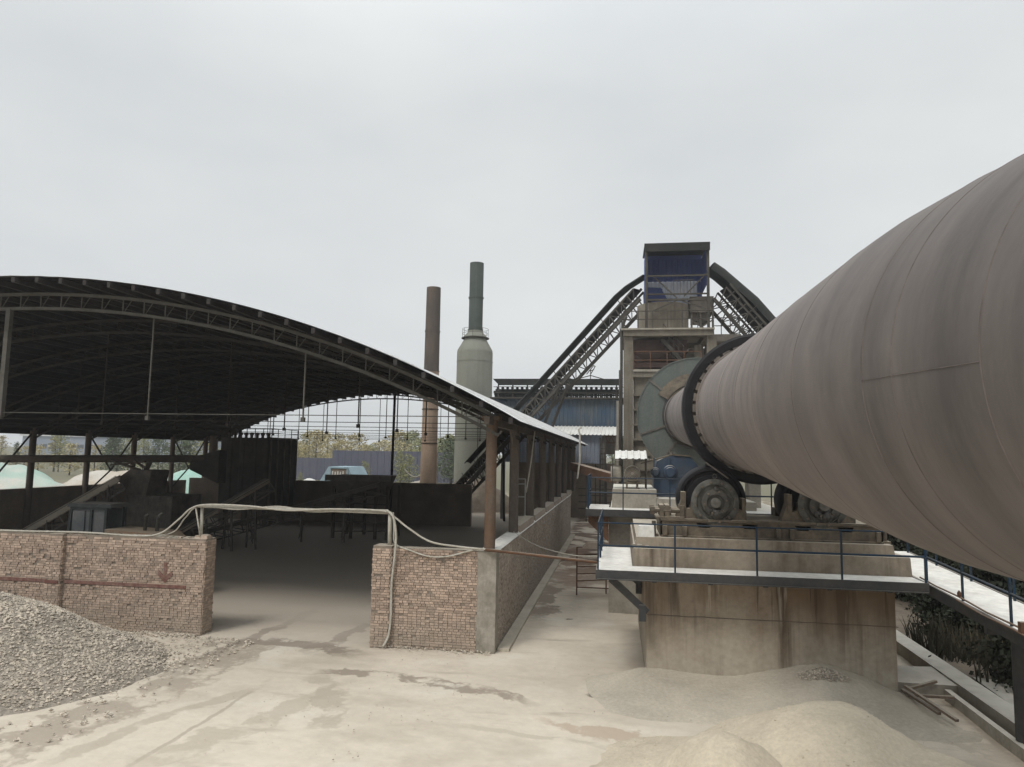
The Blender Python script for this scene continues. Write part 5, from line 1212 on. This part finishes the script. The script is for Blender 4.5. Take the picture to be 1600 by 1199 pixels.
# wide hopper mid
x0, x1 = at(512, 750, Y=40).x, at(598, 750, Y=40).x; zz = lambda y: at(560, y, Y=40).z
t = thing('feed_hopper', ((x0+x1)/2, 40, 0), 'wide dark feed hopper on steel legs at the end of the long conveyor', 'hopper')
m = MB().hexa([(x0+.7, 40.2, zz(775)), (x1-.3, 40.2, zz(775)), (x1-.3, 42, zz(775)), (x0+.7, 42, zz(775)), (x0, 39.8, zz(744)), (x1, 39.8, zz(744)), (x1, 42.6, zz(744)), (x0, 42.6, zz(744))])
m.build('bin', K['dark'], t); MB().box(x0-.05, x1+.6, 39.7, 39.8, zz(752), zz(744)+.05).build('lip', K['dark'], t)
for x in (x0+.4, x0+1.5, x1-.4, x1+.3):
    for y in (40.1, 42.3): MB().box(x-.08, x+.08, y-.08, y+.08, 0, zz(760)).build('leg', K['dcolumn'], t)
m = MB()
for i in range(5): m.beam((x0+.4, 40, .4+i*.55), (x1+.3, 40, .5+i*.5), .07)
m.build('cross_bars', K['dcolumn'], t)
# big dark bin at the back left with railing
YBn = 44.6
x0, x1 = at(343, 720, Y=YBn).x, at(421, 720, Y=YBn).x; zt = at(400, 684, Y=YBn).z
t = thing('storage_bin', ((x0+x1)/2, 46.5, 0), 'large square sooty green bin with top railing at the back of the shed', 'bin')
MB().box(x0, x1-.06, YBn+.1, 48.5, 1.2, zt).build('body', K['bin'], t)
MB().corr((x0, YBn+.08, 1.2), (1, 0, 0), x1-x0-.08, (0, 0, 1), zt-1.2, .8, .06).build('front_ribs', K['bin'], t)
for i in range(5): y = YBn+.15+i*.95; MB().box(x1-.08, x1+.04, y-.05, y+.05, 1.2, zt).build('rib', K['dark'], t)
MB().box(x1-.1, x1+.02, YBn+.1, 48.5, zt-.1, zt+.03).build('top_edge', K['dark'], t)
xm_ = (x0+x1)/2
for x in (x0+.2, xm_, x1-.3): MB().box(x-.15, x+.15, YBn+.2, YBn+.5, 0, 1.25).build('leg', K['dark'], t)
r_ = MB(); P_ = [(x0+(x1-x0)*i/6, YBn+.15, zt) for i in range(7)]+[(x1-.05, YBn+.15+i, zt) for i in range(1, 5)]
for p in P_: r_.beam(p, V(p)+V((0, 0, .62)), .04)
for q_ in (.62, .32): r_.tube([V(p)+V((0, 0, q_)) for p in P_], .022, 5)
r_.build('top_rail', K['dtruss'], t)
for i in range(8):
    x = x0+.3+i*.4; MB().lathe([(.1, 0), (.1, .18), (.16, .2), (.16, .3), (.05, .36)], (x, YBn+.6, zt), (0, 0, 1), 10).build('top_valve', K['dark'], t)
# horizontal duct across the left
a, b_ = at(-60, 717, Y=33), at(322, 717, Y=36)
t = tag(MB().cyl(a, b_, .2, n=18).build('dust_duct', K['dcolumn'], smooth=40), 'long brown horizontal duct crossing the left of the shed at mid height', 'duct')
m = MB(); prism(m, [(at(322, 717, Y=36).x-.8, 3.9), (at(345, 717, Y=36).x, 3.2), (at(345, 717, Y=36).x, 5.0), (at(322, 717, Y=36).x-.8, 4.5)], 35.8, 36.6)
tag(m.build('duct_junction', K['bin']), 'dark flared end box where the long brown duct meets the bin', 'duct')

# ------------------------------------------------------------------ beyond the shed
def heap(cx, cy, rx, ry, h, mat, label, seed=0, cat='heap', name='covered_heap'):
    f = lambda x, y: h*max(-.03, 1-((x-cx)/rx)**2-((y-cy)/ry)**2-.35*fbm(x+seed, y, .35)) + .06*fbm(x, y+seed, 1.4)
    return tag(MB().grid(lambda u, v: (cx+(u*2-1)*rx*1.1, cy+(v*2-1)*ry*1.1, f(cx+(u*2-1)*rx*1.1, cy+(v*2-1)*ry*1.1)), 50, 40).build(name, mat, smooth=True), label, cat)
tarp = M('green_tarp_over_pale_stone', (.27, .45, .385), (.5, .47, .42), s=.22, rough=.65, var=.15)
p = at(20, 735, Y=52); heap(p.x-2, 52, 9, 5, p.z+.5, tarp, 'wide stone heap half covered by green tarp beyond the left wall', 2)
p = at(165, 742, Y=58); heap(p.x, 58, 6.5, 5, p.z+.3, K['tarp_w'], 'pale bare stone heap right of the green tarped heap', 5)
p = at(312, 736, Y=62); heap(p.x, 62, 4.5, 4, p.z+.3, K['tarp_g'], 'pale green tarped heap seen beside the thick rear column', 8)
p = at(232, 752, Y=60); heap(p.x, 60, 3.2, 3, p.z+.15, K['white'], 'small white powder heap between the left columns', 11)
p = at(485, 750, Y=62); heap(p.x, 62, 2.2, 2, p.z+.1, K['white'], 'small white heap beside the pale blue hut', 4)
a, b_ = at(490, 752, Y=62), at(552, 730, Y=62); bt = b_.z
x0, x1 = a.x, at(552, 740, Y=62).x
t = thing('site_hut', ((x0+x1)/2, 62, 0), 'pale blue hut with sloping sides and a framed panel behind the rear wall', 'hut')
m = MB(); prism(m, [(x0, 0), (x1+.2, 0), (x1, bt-.9), (x1-.55, bt), (x1-2.4, bt), (x0+.6, bt-1.3), (x0, bt-1.6)], 62, 66); m.build('body', K['hut'], t)
MB().box(x1-2.1, x1-.6, 61.93, 62.05, bt-.85, bt-.2).build('framed_panel', K['dwall'], t)
m = MB().box(x1-2.2, x1-.5, 61.85, 62, bt-.15, bt-.05); m.box(x1-2.2, x1-2.1, 61.88, 62, bt-1, bt-.15); m.box(x1-.6, x1-.5, 61.88, 62, bt-1, bt-.15); m.build('panel_frame', K['hut'], t)
m = MB()
for i in range(5): x = x1-2.0+.25*i; m.box(x, x+.12, 61.9, 61.95, bt-.8, bt-.4-.05*(i % 2))
m.build('panel_slats', K['white'], t)
a, b_ = at(430, 718, Y=120), at(662, 708, Y=120)
m = MB().corr((a.x, 120, 0), (1, 0, 0), at(520, 700, Y=120).x-a.x, (0, 0, 1), a.z+.4, 1.2, .1)
xq = at(520, 700, Y=120).x; m.corr((xq, 120, 0), (1, 0, 0), at(760, 708, Y=120).x-xq, (0, 0, 1), b_.z+.2, 1.2, .1)
tag(m.build('blue_hoarding', K['fence']), 'long slate blue sheet fence in front of the far trees', 'fence')
# far pale building, thin stacks
a, b_ = at(34, 700, Y=230), at(300, 700, Y=230); zt = at(150, 683, Y=230).z
t = thing('factory_building', ((a.x+b_.x)/2, 240, 0), 'long low pale blue grey factory building far beyond the shed', 'building')
MB().box(a.x, b_.x, 230, 262, 0, zt).build('walls', K['farblue'], t); MB().box(a.x-.6, b_.x+.6, 229.4, 262.6, zt, zt+.7).build('roof_edge', K['roof_top'], t)
m_ = M('far_window_band', (.08, .09, .1), (.1, .11, .12), s=.1, bump=0)
for i in range(16): x = a.x+4+i*(b_.x-a.x-8)/16; MB().box(x, x+2.4, 229.85, 230.1, zt*.5, zt*.68).build('window', m_, t)
for px, yy, lb in ((84, 664, 'thin pale chimney behind the factory, left one'), (125, 656, 'taller thin pale chimney behind the factory, right one')):
    p = at(px, yy, Y=270); m = MB().lathe([(1.3, 0), (.9, p.z), (.7, p.z), (.7, p.z-2)], (p.x, 270, 0), (0, 0, 1), 14, caps=False)
    tag(m.build('far_chimney', K['farblue']), lb, 'chimney')
# debris and dark mounds behind the rear wall, right
p = at(715, 765, Y=63); heap(p.x+1, 64, 5, 3, 2.6, K['soil'], 'brown earth heap between the chimney and the grey stack', 3, 'earth heap', 'earth_heap')
cable('hose', [at(632, 733, Y=60), at(640, 742, Y=60), at(650, 746, Y=60), at(658, 742, Y=60)], .06, 'white hose hanging in a loop beside the brown chimney')
p = at(645, 752, Y=60); heap(p.x, 61, 3, 2, 2.6, K['tarp_w'], 'low pale rubble heap at the foot of the brown chimney', 6)

# ------------------------------------------------------------------ trees
def crown(n, shape, leaf, clumps=26, sparse=.0):
    """shape(f) gives the crown radius at height fraction f; leaves sit in clumps with gaps"""
    m = MB(); C = []
    for i in range(clumps):
        f = (i+random.random())/clumps; r = shape(f); a = U(0, 6.28); q = r*math.sqrt(random.random())*.8
        C.append((q*math.cos(a), q*math.sin(a), f, r*U(.25, .5)+.08))
    for i in range(n):
        c = random.choice(C); g_ = [random.gauss(0, .45) for _ in range(3)]
        p = V((c[0]+g_[0]*c[3], c[1]+g_[1]*c[3], c[2]+g_[2]*c[3]*.6)); s_ = leaf*U(.6, 1.4)
        d = V((U(-1, 1), U(-1, 1), U(-.6, 1))).normalized(); e = d.orthogonal().normalized()*s_; f_ = d.cross(e).normalized()*s_*U(.5, .9)
        m.r = min(1, max(0, .5+random.gauss(0, .22)+(c[3]-.2)*.2)); m.quad(p-e, p+f_, p+e, p-f_)
    return m
def tree(kind, label, group, n, shape, leaf, mat, h0, clumps=26):
    root = thing('tree', (0, 0, 0), label, 'tree', group)
    m = crown(n, shape, leaf, clumps)
    for p in m.v: p.z = .16+p.z*.86
    m.build('crown', K[mat], root)
    m = MB().lathe([(.022, 0), (.016, .3), (.008, .7), (.002, .92)], (0, 0, 0), (0, 0, 1), 7)
    for i in range(9):
        z_ = .22+.065*i; a = U(0, 6.28); r = shape(min(1, max(0, (z_-.16)/.86)))*.85; m.cyl((0, 0, z_), (r*math.cos(a), r*math.sin(a), z_+.12), .006, .002, 5)
    m.build('trunk', K['bark'], root)
    return root
pop = lambda f: .17*math.sin(math.pi*min(1, f*.9+.12))**.8
bro = lambda f: .34*math.sin(math.pi*min(1, f*.85+.13))**.7
con = lambda f: .24*(1-f)**.8+.02
protos = {}
def plant(kind, px, Y, top, label, group, sx=1.):
    """a tree standing at distance Y whose top reaches the height seen there"""
    p = at(px, top, Y=Y); h = p.z
    spec = dict(py=(800, pop, .02, 'leaf_y', 30), pg=(800, pop, .02, 'leaf_g', 30), by=(1200, bro, .02, 'leaf_y', 30), bg=(1300, bro, .02, 'leaf_g', 30), cd=(1500, con, .019, 'leaf_d', 34), bd=(1700, bro, .02, 'leaf_d', 34))[kind]
    if kind not in protos: protos[kind] = r = tree(kind, label, group, spec[0], spec[1], spec[2], spec[3], h, spec[4])
    else: r = dup(protos[kind], (0, 0, 0), label); r['group'] = group
    r.location = (p.x, Y, -.1); k = h*sx; r.scale = (k*U(.9, 1.15), k*U(.9, 1.15), h); r.rotation_euler = (0, 0, U(0, 6.28)); return r
names = dict(py='slender yellowing poplar', pg='slender green poplar', by='broad autumn yellow tree', bg='broad mid green tree', cd='dark pointed evergreen', bd='dark dense broad tree')
for k_, px, Y, top, sx in (('py', 4, 150, 682, 1.2), ('bg', -20, 140, 676, 1), ('cd', 27, 130, 692, .9), ('by', 62, 120, 697, 1.3), ('py', 88, 130, 684, 1.2), ('bg', 96, 130, 672, .8), ('by', 112, 115, 694, 1.2), ('cd', 178, 110, 668, 1.0), ('bd', 186, 112, 686, 1.2), ('bg', 226, 110, 682, .9),
                           ('bg', 204, 125, 676, .8), ('bd', 250, 110, 686, 1.), ('bd', 284, 104, 676, 1.), ('cd', 298, 106, 668, 1.0), ('bg', 324, 104, 680, 1.), ('by', 150, 116, 696, 1.2), ('by', 40, 130, 698, 1.4)):
    plant(k_, px, Y, top, names[k_]+' standing beyond the left side of the shed', 'trees left of the shed', sx)
random.seed(21)
for i in range(30):
    px = 455+i*8.2+U(-4, 4); k_ = random.choice(('py', 'by', 'by', 'pg', 'bg', 'by')); top = 690+U(-12, 12)
    if abs(px-500) < 16: top = 676+U(-2, 3)
    if abs(px-636) < 14: top = 672+U(0, 8)
    plant(k_, px, U(150, 200), top, names[k_]+' in the far row above the blue fence', 'far trees above the blue fence', 1.2 if k_[0] == 'b' else 1.7)
for i in range(14):
    px = 690+i*3.2 if i < 9 else 955+i*2; k_ = random.choice(('cd', 'bd', 'bg')); plant(k_, px, U(100, 150), 688+U(-6, 8), names[k_]+' in the dark group between the chimney and the grey stack', 'dark trees between chimney and stack', 1.2)
for px, top in ((570, 722), (627, 706), (640, 712), (470, 738), (455, 730)):
    plant('bg', px, 100, top, 'low green bush tree standing before the blue fence', 'bushes before the blue fence', .8)

# bushes and reeds under the walkway on the right
def bush(n, leaf, mat, clumps):
    m = crown(n, lambda f: .55*math.sin(math.pi*min(1, f*.8+.18))**.6, leaf, clumps); return m
br = thing('shrub', (0, 0, 0), 'dark dusty shrub growing in the thicket beyond the sloping walkway', 'shrub', 'shrubs beyond the sloping walkway')
bush(5200, .03, 'leaf_b', 60).build('foliage', K['leaf_b'], br)
m = MB()
for i in range(10): a = U(0, 6.28); m.cyl((0, 0, 0), (.35*math.cos(a), .35*math.sin(a), U(.5, .9)), .012, .004, 5)
m.build('stems', K['bark'], br)
random.seed(5)
first = True
for i in range(34):
    x, y = U(9.2, 17), U(14, 34)
    if i < 9: x, y = U(9.0, 11), U(16.5, 24)
    r = br if first else dup(br, (0, 0, 0)); first = False
    s_ = U(1.6, 2.6)*(1+max(0, x-10)*.12); r.location = (x, y, -.05); r.scale = (s_, s_, s_*U(.85, 1.2)); r.rotation_euler = (0, 0, U(0, 6.28))
m = MB()
for i in range(3600):
    x, y = U(7.9, 11), U(14.5, 23)
    if fbm(x, y, .5) < -.08 or (y < 17.8 and x < 9.6): continue
    h = U(.3, 1.1); a = U(0, 6.28); b_ = U(.05, .4); w_ = U(.008, .02); m.r = random.random()
    k = m.pts([(x-w_, y, 0), (x+w_, y, 0), (x+w_+b_*.4*math.cos(a), y+b_*.4*math.sin(a), h*.6), (x-w_+b_*.4*math.cos(a), y+b_*.4*math.sin(a), h*.6), (x+b_*math.cos(a), y+b_*math.sin(a), h)]); m.face([k, k+1, k+2, k+3]); m.face([k+3, k+2, k+4])
tag(m.build('grass', K['leaf_r']), kind='stuff', label='rank dry grass and reeds below the sloping walkway', cat='grass')
random.seed(9)
for i in range(16):
    x, y = U(17, 40), U(22, 60); r = dup(protos['bd'], (0, 0, 0), 'dark dense broad tree behind the shrubs on the right'); r['group'] = 'trees on the right'; h = U(4, 6.5)
    r.location = (x, y, -.1); r.scale = (h*1.3, h*1.3, h); r.rotation_euler = (0, 0, U(0, 6.28))

# ------------------------------------------------------------------ dusty air
m = MB().box(-330, 330, -30, 420, -1, 30)
hz = bpy.data.materials.new('dusty_air'); hz.use_nodes = True; n_ = hz.node_tree.nodes; n_.clear()
o_ = n_.new('ShaderNodeOutputMaterial'); v_ = n_.new('ShaderNodeVolumePrincipled'); v_.inputs['Color'].default_value = (.86, .88, .9, 1); v_.inputs['Density'].default_value = .0009; v_.inputs['Anisotropy'].default_value = .2
hz.node_tree.links.new(v_.outputs[0], o_.inputs['Volume'])
tag(m.build('haze', hz), kind='stuff', label='thin dusty haze over the whole works', cat='haze')
